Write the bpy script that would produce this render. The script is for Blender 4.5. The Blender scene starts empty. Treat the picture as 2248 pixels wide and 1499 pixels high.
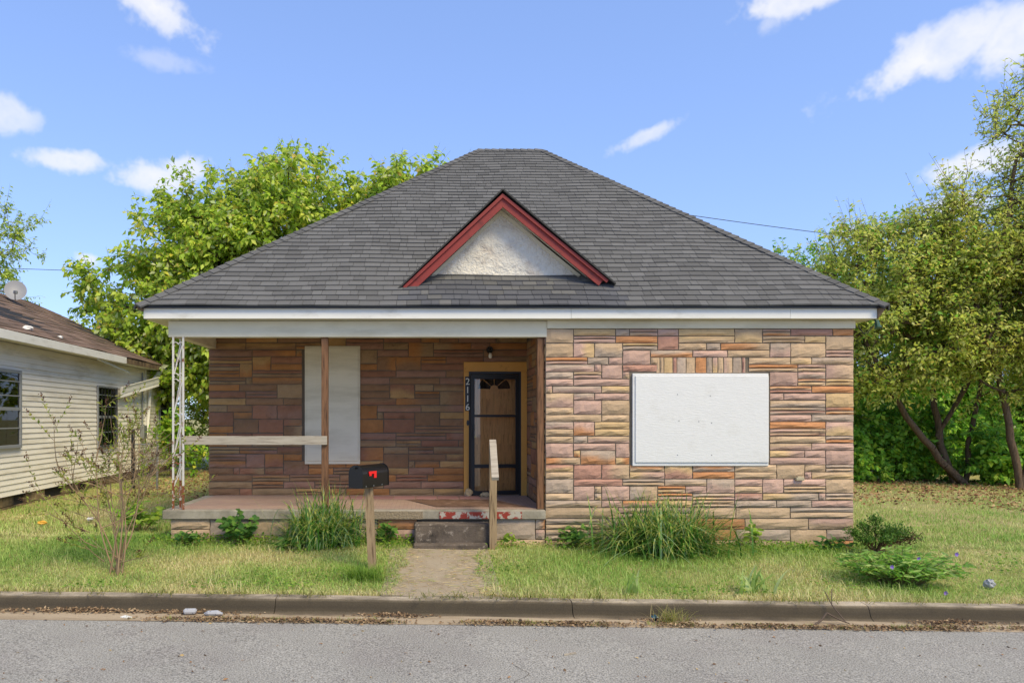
import bpy, math, random
import numpy as np
from mathutils import Vector, Matrix

# ------------------------------------------------------------------ camera, sky, sun, exposure
CAMZ, FPX, VPX, VPY = 1.82, 1600.0, 940.0, 918.0      # eye height; focal length and vanishing point in photo pixels
scn = bpy.context.scene
col = scn.collection
cam_d = bpy.data.cameras.new('camera'); cam = bpy.data.objects.new('camera', cam_d); col.objects.link(cam)
cam.location = (0, 0, CAMZ); cam.rotation_euler = (math.pi/2, 0, 0)
cam_d.sensor_width = 36.0; cam_d.lens = FPX/2248*36
cam_d.shift_x = (1124-VPX)/2248; cam_d.shift_y = (VPY-749.5)/2248
cam_d.clip_start = .05; cam_d.clip_end = 3000
scn.camera = cam
SUN_EL, SUN_AZ = math.radians(50), math.radians(144)     # azimuth clockwise from +Y
SUN_STR, SKY_STR, EXPO = 3.0, 0.15, 0.5
sd = Vector((math.sin(SUN_AZ)*math.cos(SUN_EL), math.cos(SUN_AZ)*math.cos(SUN_EL), math.sin(SUN_EL)))
sun_d = bpy.data.lights.new('sun', 'SUN'); sun = bpy.data.objects.new('sun', sun_d); col.objects.link(sun)
sun_d.energy = SUN_STR; sun_d.angle = math.radians(26); sun_d.color = (1.0, .85, .53)
sun.rotation_euler = sd.to_track_quat('Z', 'Y').to_euler(); sun.location = sd*60
scn.view_settings.view_transform = 'Standard'; scn.view_settings.look = 'None'
scn.view_settings.gamma = 1; scn.view_settings.exposure = EXPO; scn.view_settings.use_curve_mapping = False

def pxdir(px, py): return Vector(((px-VPX)/FPX, 1, (VPY-py)/FPX)).normalized()

def build_world():
    w = bpy.data.worlds.new('World'); scn.world = w; w.use_nodes = True
    w.cycles.sampling_method = 'MANUAL'; w.cycles.sample_map_resolution = 256
    nt = w.node_tree; N = nt.nodes; L = nt.links; N.clear()
    out = N.new('ShaderNodeOutputWorld'); bg = N.new('ShaderNodeBackground'); bg.inputs[1].default_value = SKY_STR
    sky = N.new('ShaderNodeTexSky'); sky.sky_type = 'NISHITA'; sky.sun_disc = False
    sky.sun_elevation = SUN_EL; sky.sun_rotation = SUN_AZ; sky.air_density = 1.0; sky.dust_density = 0.2; sky.ozone_density = 1.0
    tc = N.new('ShaderNodeTexCoord')
    def math_(op, a, b=None, c=None, clamp=False):
        n = N.new('ShaderNodeMath'); n.operation = op; n.use_clamp = clamp
        for i, v in enumerate((a, b, c)):
            if v is None: continue
            if isinstance(v, (int, float)): n.inputs[i].default_value = v
            else: L.new(v, n.inputs[i])
        return n.outputs[0]
    def dot(v):
        n = N.new('ShaderNodeVectorMath'); n.operation = 'DOT_PRODUCT'
        L.new(tc.outputs['Generated'], n.inputs[0]); n.inputs[1].default_value = v
        return n.outputs['Value']
    def noise(scale, detail, rough=.6):
        n = N.new('ShaderNodeTexNoise'); n.inputs['Scale'].default_value = scale
        n.inputs['Detail'].default_value = detail; n.inputs['Roughness'].default_value = rough
        L.new(tc.outputs['Generated'], n.inputs['Vector']); return n.outputs[0]
    n1 = math_('SUBTRACT', noise(9, 5, .62), .5); n2 = math_('SUBTRACT', noise(34, 3, .6), .5)
    wob = math_('ADD', math_('MULTIPLY', n1, 2.6), math_('MULTIPLY', n2, 1.6))
    # (px, py, half width, half height, tilt in degrees, strength) for the clouds in view, then the rest of the dome
    clouds = [(335, 12, 105, 42, -22, .95), (345, 132, 75, 22, 0, .35), (1735, 5, 150, 34, 4, .95), (1690, 45, 60, 25, 40, .4),
              (2050, 118, 175, 48, 14, 1.0), (2225, 80, 80, 62, 30, 1.0), (1425, 295, 70, 15, 20, .7), (345, 392, 72, 30, 0, .95),
              (405, 372, 60, 28, 0, .9), (152, 353, 66, 20, 5, .95), (14, 248, 50, 32, 0, .8), (192, 570, 24, 17, 0, .8),
              (2180, 350, 110, 28, 0, 1.0), (2090, 380, 38, 20, 0, .95), (2105, 455, 60, 26, 0, 1.0), (1865, 505, 36, 14, 0, .6)]
    items = []
    for px, py, a, b, t, s in clouds:
        c = pxdir(px, py); k = c.y      # angular size of a pixel here
        items.append((c, a/FPX*k*1.15, b/FPX*k*1.15, t, s))
    rr = random.Random(5)
    for i in range(7):
        az = math.radians(rr.uniform(48, 312)); el = math.radians(rr.uniform(12, 62))
        c = Vector((math.sin(az)*math.cos(el), math.cos(az)*math.cos(el), math.sin(el)))
        items.append((c, rr.uniform(.08, .2), rr.uniform(.03, .07), rr.uniform(-20, 20), rr.uniform(.6, 1)))
    dens = None
    for c, a, b, t, s in items:
        right = c.cross(Vector((0, 0, 1))).normalized(); up = right.cross(c).normalized()
        ct, st = math.cos(math.radians(t)), math.sin(math.radians(t))
        e1 = (right*ct + up*st)/a; e2 = (up*ct - right*st)/b
        u, v, f = dot(e1), dot(e2), dot(c)
        r2 = math_('ADD', math_('MULTIPLY', u, u), math_('MULTIPLY', v, v))
        r = math_('SQRT', r2)
        val = math_('SUBTRACT', 1.12, math_('ADD', r, wob))
        mr = N.new('ShaderNodeMapRange'); mr.interpolation_type = 'SMOOTHSTEP'
        mr.inputs['From Min'].default_value = 0; mr.inputs['From Max'].default_value = .85; mr.inputs['To Max'].default_value = s
        L.new(val, mr.inputs['Value'])
        d = math_('MULTIPLY', mr.outputs[0], math_('GREATER_THAN', f, .3))
        dens = d if dens is None else math_('MAXIMUM', dens, d)
    dens = math_('MULTIPLY', dens, math_('ADD', .86, math_('ADD', math_('MULTIPLY', n1, .9), math_('MULTIPLY', n2, .7)), None, True))
    mix = N.new('ShaderNodeMix'); mix.data_type = 'RGBA'
    L.new(dens, mix.inputs['Factor'])
    def vmul(a, c):
        n = N.new('ShaderNodeMix'); n.data_type = 'RGBA'; n.blend_type = 'MULTIPLY'; n.inputs['Factor'].default_value = 1; L.new(a, n.inputs['A']); n.inputs['B'].default_value = (*c, 1); return n.outputs['Result']
    gm = N.new('ShaderNodeGamma'); gm.inputs[1].default_value = .55; L.new(vmul(sky.outputs[0], (.172, .172, .172)), gm.inputs[0])      # evens out the sky from zenith to horizon
    kk = 1/(SKY_STR*2**EXPO); L.new(vmul(gm.outputs[0], (.69*kk, .86*kk, 1.28*kk)), mix.inputs['A'])
    mix.inputs['B'].default_value = (CLOUD, CLOUD, CLOUD*1.02, 1)
    L.new(mix.outputs['Result'], bg.inputs[0]); L.new(bg.outputs[0], out.inputs[0])
CLOUD = 4.7
build_world()

# ------------------------------------------------------------------ helpers
random.seed(11); rng = np.random.default_rng(11)
def S(r, g, b):
    f = lambda c: (c/255/12.92) if c/255 <= .04045 else ((c/255+.055)/1.055)**2.4
    return (f(r), f(g), f(b))
def A(c): return np.array(c, float)
def PX(px, d): return (px-VPX)*d/FPX
def PZ(py, d): return CAMZ-(py-VPY)*d/FPX
def smooth(t): t = np.clip(t, 0, 1); return t*t*(3-2*t)
def gz(x, y):
    x = np.asarray(x, float); y = np.asarray(y, float)
    return -.0125*np.clip(x, -30, 30) + (-.05 + .115*smooth((y-7.67)/2.4)) + .012*np.sin(x*1.7+y*.9)*np.sin(y*1.3-x*.6)*np.clip((y-7.9)/1, 0, 1)
def g(x, y): return float(gz(x, y))

def tag(o, label=None, cat=None, group=None, kind=None):
    if label: o['label'] = label
    if cat: o['category'] = cat
    if group: o['group'] = group
    if kind: o['kind'] = kind
    return o
def adopt(o, parent):
    if parent is None: return
    o.parent = parent
    if parent.type == 'EMPTY' and not parent.get('_local'): o.matrix_parent_inverse = Matrix.Translation(-Vector(parent.location))
def empty(name, loc, rz=0, local=False):
    o = bpy.data.objects.new(name, None); col.objects.link(o); o.location = loc; o.rotation_euler.z = rz; o.empty_display_size = .1
    if local: o['_local'] = 1
    return o
def link_mesh(name, me, mat, parent=None, origin=None):
    if mat is not None: me.materials.append(mat)
    o = bpy.data.objects.new(name, me); col.objects.link(o)
    if origin is not None:
        me.transform(Matrix.Translation(-Vector(origin))); o.location = origin
    adopt(o, parent); return o
def np_mesh(name, V, F, C=None, mat=None, parent=None, origin=None, smooth_=False):
    """V (n,3); F (m,k); C (n,3) linear colours -> point attribute 'col'"""
    V = np.asarray(V, np.float32); F = np.asarray(F, np.int32); k = F.shape[1]
    me = bpy.data.meshes.new(name); me.vertices.add(len(V)); me.vertices.foreach_set('co', V.ravel())
    me.loops.add(F.size); me.loops.foreach_set('vertex_index', F.ravel())
    me.polygons.add(len(F)); me.polygons.foreach_set('loop_start', np.arange(0, F.size, k, dtype=np.int32))
    if smooth_: me.polygons.foreach_set('use_smooth', np.ones(len(F), bool))
    me.update(calc_edges=True)
    if C is not None:
        a = me.color_attributes.new('col', 'FLOAT_COLOR', 'POINT')
        a.data.foreach_set('color', np.hstack([np.asarray(C, np.float32), np.ones((len(V), 1), np.float32)]).ravel())
    me.validate()
    return link_mesh(name, me, mat, parent, origin)

class MB:
    def __init__(s): s.v = []; s.f = []; s.c = []
    def add(s, vs, fs, c=None):
        n = len(s.v); s.v += [tuple(p) for p in vs]; s.f += [tuple(i+n for i in f) for f in fs]; s.c += [c or (1, 1, 1)]*len(vs); return s
    def hexa(s, p, c=None):   # 8 corners: 0-3 bottom ring, 4-7 top ring
        return s.add(p, [(0,3,2,1),(4,5,6,7),(0,1,5,4),(1,2,6,5),(2,3,7,6),(3,0,4,7)], c)
    def box(s, x0, x1, y0, y1, z0, z1, b=0, c=None):
        if b <= 0 or min(x1-x0, y1-y0, z1-z0) < 2.2*b:
            return s.hexa([(x0,y0,z0),(x1,y0,z0),(x1,y1,z0),(x0,y1,z0),(x0,y0,z1),(x1,y0,z1),(x1,y1,z1),(x0,y1,z1)], c)
        vs = []; idx = {}
        X = (x0, x1); Y = (y0, y1); Z = (z0, z1)
        for i in (0, 1):
            for j in (0, 1):
                for k in (0, 1):
                    sx, sy, sz = (b, -b)[i], (b, -b)[j], (b, -b)[k]
                    idx[i,j,k,0] = len(vs); vs.append((X[i], Y[j]+sy, Z[k]+sz))
                    idx[i,j,k,1] = len(vs); vs.append((X[i]+sx, Y[j], Z[k]+sz))
                    idx[i,j,k,2] = len(vs); vs.append((X[i]+sx, Y[j]+sy, Z[k]))
        fs = []
        for i in (0, 1): fs.append([idx[i,0,0,0], idx[i,1,0,0], idx[i,1,1,0], idx[i,0,1,0]][::(-1 if i == 0 else 1)])
        for j in (0, 1): fs.append([idx[0,j,0,1], idx[1,j,0,1], idx[1,j,1,1], idx[0,j,1,1]][::(1 if j == 0 else -1)])
        for k in (0, 1): fs.append([idx[0,0,k,2], idx[1,0,k,2], idx[1,1,k,2], idx[0,1,k,2]][::(-1 if k == 0 else 1)])
        for i in (0, 1):
            for j in (0, 1): fs.append([idx[i,j,0,0], idx[i,j,1,0], idx[i,j,1,1], idx[i,j,0,1]][::(1 if i == j else -1)])
        for i in (0, 1):
            for k in (0, 1): fs.append([idx[i,0,k,0], idx[i,0,k,2], idx[i,1,k,2], idx[i,1,k,0]][::(1 if i == k else -1)])
        for j in (0, 1):
            for k in (0, 1): fs.append([idx[0,j,k,1], idx[1,j,k,1], idx[1,j,k,2], idx[0,j,k,2]][::(-1 if j == k else 1)])
        for i in (0, 1):
            for j in (0, 1):
                for k in (0, 1): fs.append([idx[i,j,k,0], idx[i,j,k,1], idx[i,j,k,2]][::(1 if (i+j+k) % 2 else -1)])
        return s.add(vs, fs, c)
    def bar(s, p, q, w, h=None, up=(0, 0, 1), c=None):
        p, q = Vector(p), Vector(q); d = (q-p).normalized(); up = Vector(up)
        if abs(d.dot(up)) > .98: up = Vector((0, 1, 0))
        a = d.cross(up).normalized(); b = a.cross(d); h = h or w; a = a*w/2; b = b*h/2
        return s.hexa([p-a-b, p+a-b, p+a+b, p-a+b, q-a-b, q+a-b, q+a+b, q-a+b], c)
    def tube(s, pts, radii, n=6, c=None, caps=True):
        pts = [Vector(p) for p in pts]
        if isinstance(radii, (int, float)): radii = [radii]*len(pts)
        base = len(s.v); prev = None
        for i, p in enumerate(pts):
            d = (pts[min(i+1, len(pts)-1)]-pts[max(i-1, 0)]); d = d.normalized() if d.length > 1e-9 else Vector((0, 0, 1))
            if prev is None:
                a = d.cross(Vector((0, 0, 1)) if abs(d.z) < .9 else Vector((1, 0, 0))).normalized()
            else:
                a = (prev - d*prev.dot(d)); a = a.normalized() if a.length > 1e-6 else d.orthogonal().normalized()
            prev = a; b = d.cross(a)
            for k in range(n):
                t = 2*math.pi*k/n; s.v.append(tuple(p+(a*math.cos(t)+b*math.sin(t))*radii[i])); s.c.append(c or (1, 1, 1))
        for i in range(len(pts)-1):
            for k in range(n):
                s.f.append((base+i*n+k, base+i*n+(k+1) % n, base+(i+1)*n+(k+1) % n, base+(i+1)*n+k))
        if caps:
            s.f.append(tuple(base+k for k in range(n))[::-1]); s.f.append(tuple(base+(len(pts)-1)*n+k for k in range(n)))
        return s
    def prism(s, poly, y0, y1, c=None):   # polygon in x,z extruded along y
        n = len(poly); vs = [(x, y0, z) for x, z in poly]+[(x, y1, z) for x, z in poly]
        return s.add(vs, [tuple(range(n)), tuple(range(2*n-1, n-1, -1))]+[(i, i+n, (i+1) % n+n, (i+1) % n) for i in range(n)], c)
    def build(s, name, mat, parent=None, origin=None, smooth_=False):
        me = bpy.data.meshes.new(name); me.from_pydata(s.v, [], s.f); me.update()
        if any(c != (1, 1, 1) for c in s.c):
            a = me.color_attributes.new('col', 'FLOAT_COLOR', 'POINT')
            a.data.foreach_set('color', np.array([(*c, 1) for c in s.c], np.float32).ravel())
        if smooth_: me.polygons.foreach_set('use_smooth', [True]*len(me.polygons))
        return link_mesh(name, me, mat, parent, origin)

# ------------------------------------------------------------------ materials
def mat(name, c=None, rough=.8, attr=False, vary=.15, vscale=3, c2=None, t2=.6, s2=5, w2=.06, stretch=(1, 1, 1), stretch2=None, bump=0, bscale=40, bdist=.01,
        bstretch=None, metal=0, spec=.4, c3=None, t3=.7, s3=14, w3=.05, leaf=0, speck=0, sscale=300):
    m = bpy.data.materials.new(name); m.use_nodes = True; nt = m.node_tree; N = nt.nodes; L = nt.links
    p = N['Principled BSDF']; p.inputs['Roughness'].default_value = rough; p.inputs['Metallic'].default_value = metal
    p.inputs['Specular IOR Level'].default_value = spec
    tc = N.new('ShaderNodeTexCoord')
    def noise(scale, st, detail=5, rough_=.6):
        mp = N.new('ShaderNodeMapping'); mp.inputs['Scale'].default_value = st; L.new(tc.outputs['Object'], mp.inputs[0])
        n = N.new('ShaderNodeTexNoise'); n.inputs['Scale'].default_value = scale; n.inputs['Detail'].default_value = detail
        n.inputs['Roughness'].default_value = rough_; L.new(mp.outputs[0], n.inputs['Vector']); return n.outputs[0]
    def mix(f, a, b, mode='MIX'):
        n = N.new('ShaderNodeMix'); n.data_type = 'RGBA'; n.blend_type = mode
        for v, i in ((f, 'Factor'), (a, 'A'), (b, 'B')):
            if isinstance(v, (int, float)): n.inputs[i].default_value = v
            elif isinstance(v, tuple): n.inputs[i].default_value = (*v, 1)
            else: L.new(v, n.inputs[i])
        return n.outputs['Result']
    def step(v, t, w):
        n = N.new('ShaderNodeMapRange'); n.inputs['From Min'].default_value = t-w; n.inputs['From Max'].default_value = t+w; L.new(v, n.inputs[0]); return n.outputs[0]
    if attr:
        at = N.new('ShaderNodeAttribute'); at.attribute_name = 'col'; base = at.outputs['Color']
    else: base = c
    if vary:
        v = noise(vscale, stretch); n = N.new('ShaderNodeMapRange'); n.inputs['From Min'].default_value = .25; n.inputs['From Max'].default_value = .75
        n.inputs['To Min'].default_value = 1-vary; n.inputs['To Max'].default_value = 1+vary; L.new(v, n.inputs[0])
        cc = N.new('ShaderNodeCombineColor'); [L.new(n.outputs[0], cc.inputs[i]) for i in range(3)]
        base = mix(1.0, base, cc.outputs[0], 'MULTIPLY')
    if c2 is not None: base = mix(step(noise(s2, stretch2 or stretch, 6, .65), t2, w2), base, c2)
    if c3 is not None: base = mix(step(noise(s3, stretch2 or stretch, 6, .7), t3, w3), base, c3)
    if speck:
        n = noise(sscale, (1, 1, 1), 2); mr = N.new('ShaderNodeMapRange'); mr.inputs['From Min'].default_value = .3; mr.inputs['From Max'].default_value = .7
        mr.inputs['To Min'].default_value = 1-speck; mr.inputs['To Max'].default_value = 1+speck; L.new(n, mr.inputs[0])
        cc = N.new('ShaderNodeCombineColor'); [L.new(mr.outputs[0], cc.inputs[i]) for i in range(3)]
        base = mix(1.0, base, cc.outputs[0], 'MULTIPLY')
    if isinstance(base, tuple): p.inputs['Base Color'].default_value = (*base, 1)
    else: L.new(base, p.inputs['Base Color'])
    if bump:
        b = N.new('ShaderNodeBump'); b.inputs['Strength'].default_value = bump; b.inputs['Distance'].default_value = bdist
        L.new(noise(bscale, bstretch or stretch, 6, .65), b.inputs['Height']); L.new(b.outputs[0], p.inputs['Normal'])
    if leaf:
        tr = N.new('ShaderNodeBsdfTranslucent'); ms = N.new('ShaderNodeMixShader'); ms.inputs[0].default_value = leaf
        if isinstance(base, tuple): tr.inputs[0].default_value = (*base, 1)
        else: L.new(base, tr.inputs[0])
        L.new(p.outputs[0], ms.inputs[1]); L.new(tr.outputs[0], ms.inputs[2]); L.new(ms.outputs[0], N['Material Output'].inputs[0])
    return m
def glass_mat(name, tint=(.55, .6, .6), refl=.12):
    m = bpy.data.materials.new(name); m.use_nodes = True; N = m.node_tree.nodes; L = m.node_tree.links; N.clear()
    o = N.new('ShaderNodeOutputMaterial'); t = N.new('ShaderNodeBsdfTransparent'); t.inputs[0].default_value = (*tint, 1)
    gl = N.new('ShaderNodeBsdfGlossy'); gl.inputs['Roughness'].default_value = .02
    fr = N.new('ShaderNodeFresnel'); fr.inputs[0].default_value = 1.6; ms = N.new('ShaderNodeMixShader')
    L.new(fr.outputs[0], ms.inputs[0]); L.new(t.outputs[0], ms.inputs[1]); L.new(gl.outputs[0], ms.inputs[2]); L.new(ms.outputs[0], o.inputs[0])
    return m
m_stone = mat('rock_faced_stone', attr=True, rough=.88, vary=.12, vscale=6, bump=.5, bscale=16, bdist=.02, bstretch=(.8, 1, 1.5), c3=S(84, 70, 60), t3=.72, s3=4, w3=.12, spec=.25, speck=.10, sscale=120)
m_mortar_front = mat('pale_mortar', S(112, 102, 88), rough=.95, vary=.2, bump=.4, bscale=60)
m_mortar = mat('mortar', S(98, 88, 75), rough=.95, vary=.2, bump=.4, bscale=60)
m_shingle = mat('asphalt_shingle', attr=True, rough=.95, vary=.06, vscale=2, speck=.28, sscale=210, bump=.3, bscale=240, bdist=.004, spec=.2)
m_white = mat('white_paint', S(228, 225, 215), rough=.55, vary=.04, vscale=2, c2=S(196, 192, 180), t2=.66, s2=2.2, w2=.12, c3=S(96, 70, 52), t3=.80, s3=9, w3=.02, stretch2=(1, 1, 3), bump=.12, bscale=30)
m_frieze = mat('aged_white_paint', S(216, 208, 184), rough=.6, vary=.06, vscale=1.5, c2=S(188, 179, 152), t2=.6, s2=1.6, w2=.15, stretch2=(.5, 1, 2.5), bump=.1, bscale=25)
m_panel = mat('white_painted_board', S(217, 216, 213), rough=.6, vary=.035, vscale=3, c2=S(205, 203, 198), t2=.64, s2=3, w2=.12, bump=.35, bscale=14, bdist=.012, bstretch=(1, 1, 5))
m_stucco = mat('old_stucco', S(226, 219, 204), rough=.9, vary=.09, vscale=3, c2=S(176, 158, 142), t2=.62, s2=2.2, w2=.12, c3=S(120, 110, 98), t3=.72, s3=8, w3=.05, bump=1.0, bscale=7, bdist=.09)
m_red = mat('dark_red_paint', S(134, 48, 40), rough=.55, vary=.12, vscale=5, c2=S(90, 36, 30), t2=.66, s2=4, w2=.1, c3=S(182, 150, 138), t3=.76, s3=11, w3=.02, bump=.2, bscale=30)
m_wood = mat('brown_timber', S(120, 86, 60), rough=.85, vary=.3, vscale=6, stretch=(9, 9, .7), c2=S(64, 44, 32), t2=.58, s2=5, w2=.1, bump=.4, bscale=12, bdist=.006)
m_greywood = mat('weathered_board', S(168, 158, 142), rough=.9, vary=.16, vscale=5, stretch=(.7, 9, 9), c2=S(120, 108, 96), t2=.62, s2=4, w2=.1, bump=.35, bscale=12, bdist=.005)
m_postwood = mat('weathered_post', S(150, 128, 98), rough=.9, vary=.22, vscale=6, stretch=(9, 9, .6), c2=S(88, 68, 48), t2=.58, s2=4, w2=.07, bump=.45, bscale=12, bdist=.006)
m_concrete = mat('old_concrete', S(158, 150, 134), rough=.95, vary=.15, vscale=4, c2=S(104, 98, 82), t2=.58, s2=3, w2=.15, bump=.5, bscale=50, bdist=.01, speck=.15, sscale=160)
m_darkstep = mat('stained_step_concrete', S(106, 94, 82), rough=.95, vary=.35, vscale=8, c2=S(40, 36, 33), t2=.55, s2=4, w2=.12, c3=S(150, 138, 124), t3=.6, s3=12, w3=.05, bump=.6, bscale=40, bdist=.012)
m_redpeel = mat('peeling_red_paint', S(140, 52, 38), rough=.7, vary=.1, c2=S(168, 160, 146), t2=.52, s2=9, w2=.015, bump=.3, bscale=30)
m_aggregate = mat('exposed_aggregate', S(148, 132, 108), rough=.95, vary=.35, vscale=45, bump=1.0, bscale=45, bdist=.03)
m_yellow = mat('ochre_paint', S(202, 146, 66), rough=.55, vary=.08, vscale=4, c2=S(140, 98, 44), t2=.68, s2=4, w2=.1, bump=.1, bscale=20)
m_black = mat('black_metal', S(24, 24, 25), rough=.45, vary=.1, spec=.5)
m_mailbox = mat('black_enamel', S(14, 14, 15), rough=.28, vary=.1, spec=.6, bump=.06, bscale=12)
m_redflag = mat('red_plastic', S(222, 34, 34), rough=.4, vary=.03)
m_doorwood = mat('varnished_door', S(236, 170, 98), rough=.4, vary=.16, vscale=5, stretch=(10, 10, .8), c2=S(170, 108, 54), t2=.6, s2=4, w2=.1)
m_iron = mat('painted_wrought_iron', S(205, 200, 192), rough=.6, vary=.08, c2=S(112, 62, 36), t2=.62, s2=7, w2=.05, c3=S(74, 44, 30), t3=.68, s3=16, w3=.04, bump=.2, bscale=40)
m_rust = mat('rusted_iron', S(128, 76, 46), rough=.85, vary=.3, vscale=20, c2=S(205, 198, 188), t2=.56, s2=13, w2=.04, bump=.3, bscale=60)
m_whiteplate = mat('number_white', S(225, 222, 210), rough=.5, vary=0)
m_bulb = mat('bulb_glass', S(226, 220, 205), rough=.2, vary=0)
m_green = mat('green_lamp_metal', S(44, 84, 72), rough=.5, vary=.1)
m_siding = mat('cream_siding', S(235, 229, 214), rough=.6, vary=.06, vscale=1.2, c2=S(198, 188, 164), t2=.62, s2=1.4, w2=.12, stretch2=(1, .5, 3), bump=.08, bscale=20, c3=S(132, 124, 88), t3=.74, s3=2.4, w3=.08)
m_brownroof = mat('brown_roofing', attr=True, rough=.95, vary=.16, vscale=2.2, c2=S(84, 74, 58), t2=.64, s2=1.6, w2=.1, speck=.2, sscale=150, bump=.3, bscale=120, bdist=.006)
m_alu = mat('window_aluminium', S(150, 152, 154), rough=.45, vary=.08, metal=.3)
m_block = mat('stained_concrete_block', attr=True, rough=.95, vary=.25, vscale=5, c2=S(56, 48, 38), t2=.56, s2=1.6, w2=.12, bump=.4, bscale=40)
m_rotwood = mat('bare_rotten_wood', S(116, 96, 72), rough=.95, vary=.35, vscale=6, c2=S(60, 46, 36), t2=.55, s2=5, w2=.1, bump=.5, bscale=20)
m_curtain = mat('grey_curtain', S(150, 146, 138), rough=.9, vary=.25, vscale=5, stretch=(1, 8, .6))
m_dark = mat('dark_interior', S(38, 36, 34), rough=.9, vary=.1)
m_glass = glass_mat('window_glass', (.88, .9, .9)); m_doorglass = glass_mat('storm_door_glass', (.93, .93, .91))
m_galv = mat('galvanised_steel', S(140, 142, 142), rough=.5, vary=.12, metal=.5)
m_dish = mat('grey_dish_paint', S(138, 138, 140), rough=.5, vary=.05)
m_leaf = mat('foliage', attr=True, rough=.5, vary=.12, vscale=1.2, leaf=.5, spec=.4)
m_blade = mat('grass_blades', attr=True, rough=.65, vary=.1, vscale=1.0, leaf=.3, spec=.25)
m_bark = mat('tree_bark', S(104, 86, 68), rough=.95, vary=.25, vscale=8, stretch=(3, 3, .7), c2=S(62, 50, 40), t2=.58, s2=7, w2=.1, bump=.6, bscale=18, bdist=.02)
m_twig = mat('dry_stem', attr=True, rough=.9, vary=.15, vscale=10)
m_litter = mat('dead_leaves', attr=True, rough=.9, vary=.15, leaf=.15)
m_soil = mat('lawn_soil', S(160, 146, 98), rough=1, vary=.2, vscale=5, c2=S(140, 146, 76), t2=.52, s2=1.3, w2=.12, c3=S(186, 166, 124), t3=.62, s3=3, w3=.1, bump=.5, bscale=60, bdist=.02)
m_kerb = mat('kerb_concrete', attr=True, rough=.95, vary=.16, vscale=3, c2=S(66, 58, 45), t2=.55, s2=3.0, w2=.16, stretch2=(.6, 1, 1.4), bump=.5, bscale=60, bdist=.008, speck=.25, sscale=130)
m_pan = mat('gutter_concrete', S(168, 150, 124), rough=.95, vary=.12, vscale=2, c2=S(138, 120, 96), t2=.58, s2=3, w2=.14, stretch2=(.5, 2, 1), bump=.3, bscale=60, bdist=.006, speck=.18, sscale=150)
m_path = mat('path_concrete', S(164, 150, 128), rough=.95, vary=.16, vscale=3, c2=S(138, 122, 98), t2=.56, s2=3, w2=.14, bump=.4, bscale=60, bdist=.006, speck=.2, sscale=150)
m_asphalt = mat('worn_asphalt', S(156, 152, 143), rough=.95, vary=.10, vscale=.9, c2=S(146, 140, 133), t2=.6, s2=1.1, w2=.12, bump=.9, bscale=80, bdist=.014, speck=.62, sscale=76)
m_can = mat('printed_litter', S(168, 168, 170), rough=.35, vary=.1, c2=S(90, 96, 110), t2=.58, s2=30, w2=.03)
m_tuft = mat('white_insulation', S(226, 224, 218), rough=.95, vary=.1, bump=.8, bscale=30, bdist=.03)
m_wire = mat('cable', S(70, 74, 80), rough=.6, vary=0)
m_mat = mat('worn_brown_doormat', S(104, 78, 62), rough=1, vary=.25, vscale=9, c2=S(138, 112, 94), t2=.6, s2=8, w2=.08, bump=.5, bscale=120)
def tile_mat():
    m = mat('painted_brick_pattern_floor', S(150, 126, 114), rough=.8, vary=.12, vscale=4)
    nt = m.node_tree; N = nt.nodes; L = nt.links; p = N['Principled BSDF']
    tc = N.new('ShaderNodeTexCoord'); b = N.new('ShaderNodeTexBrick'); b.inputs['Scale'].default_value = 1
    mp = N.new('ShaderNodeMapping'); L.new(tc.outputs['Object'], mp.inputs[0]); L.new(mp.outputs[0], b.inputs['Vector'])
    b.inputs['Brick Width'].default_value = .12; b.inputs['Row Height'].default_value = .05; b.inputs['Mortar Size'].default_value = .004
    b.inputs['Color1'].default_value = (*S(158, 130, 118), 1); b.inputs['Color2'].default_value = (*S(174, 150, 130), 1); b.inputs['Mortar'].default_value = (*S(126, 106, 96), 1)
    mx = N.new('ShaderNodeMix'); mx.data_type = 'RGBA'; mx.inputs['Factor'].default_value = .65
    old = p.inputs['Base Color'].links[0].from_socket; L.new(old, mx.inputs['A']); L.new(b.outputs[0], mx.inputs['B']); L.new(mx.outputs['Result'], p.inputs['Base Color'])
    return m
m_tile = tile_mat()
m_paver = mat('pink_paver', attr=True, rough=.85, vary=.1, vscale=8, bump=.15, bscale=40)

# ------------------------------------------------------------------ ground, kerb, road
def grid_sheet(name, xs, ys, zf, m):
    xs = np.array(xs); ys = np.array(ys); X, Y = np.meshgrid(xs, ys); Z = zf(X, Y)
    n = len(xs); V = np.stack([X, Y, Z], -1).reshape(-1, 3)
    i = np.arange(len(ys)-1)[:, None]*n + np.arange(n-1)[None, :]; i = i.ravel()
    o = np_mesh(name, V, np.stack([i, i+1, i+1+n, i+n], 1), None, m, smooth_=True); tag(o, kind='structure'); return o
nx = np.concatenate([[-400, -200, -100, -60, -40], np.arange(-30, 30.1, .4), [40, 60, 100, 200, 400]])
YK = 7.50                     # kerb face
grid_sheet('ground', nx, np.concatenate([[YK+.16], np.arange(7.8, 13, .25), np.arange(13, 40, 1.0), [50, 80, 150, 400, 1500]]), lambda x, y: gz(x, y)-.012, m_soil)
sl = lambda x: -.0125*np.clip(np.asarray(x, float), -30, 30)
grid_sheet('road', nx, [-60, -20, -8, -3, 0, 3, 5, 6.5, 7.13], lambda x, y: sl(x)-.19+.02*(7.13-np.clip(y, 0, 7.13))*.5, m_asphalt)
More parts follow.
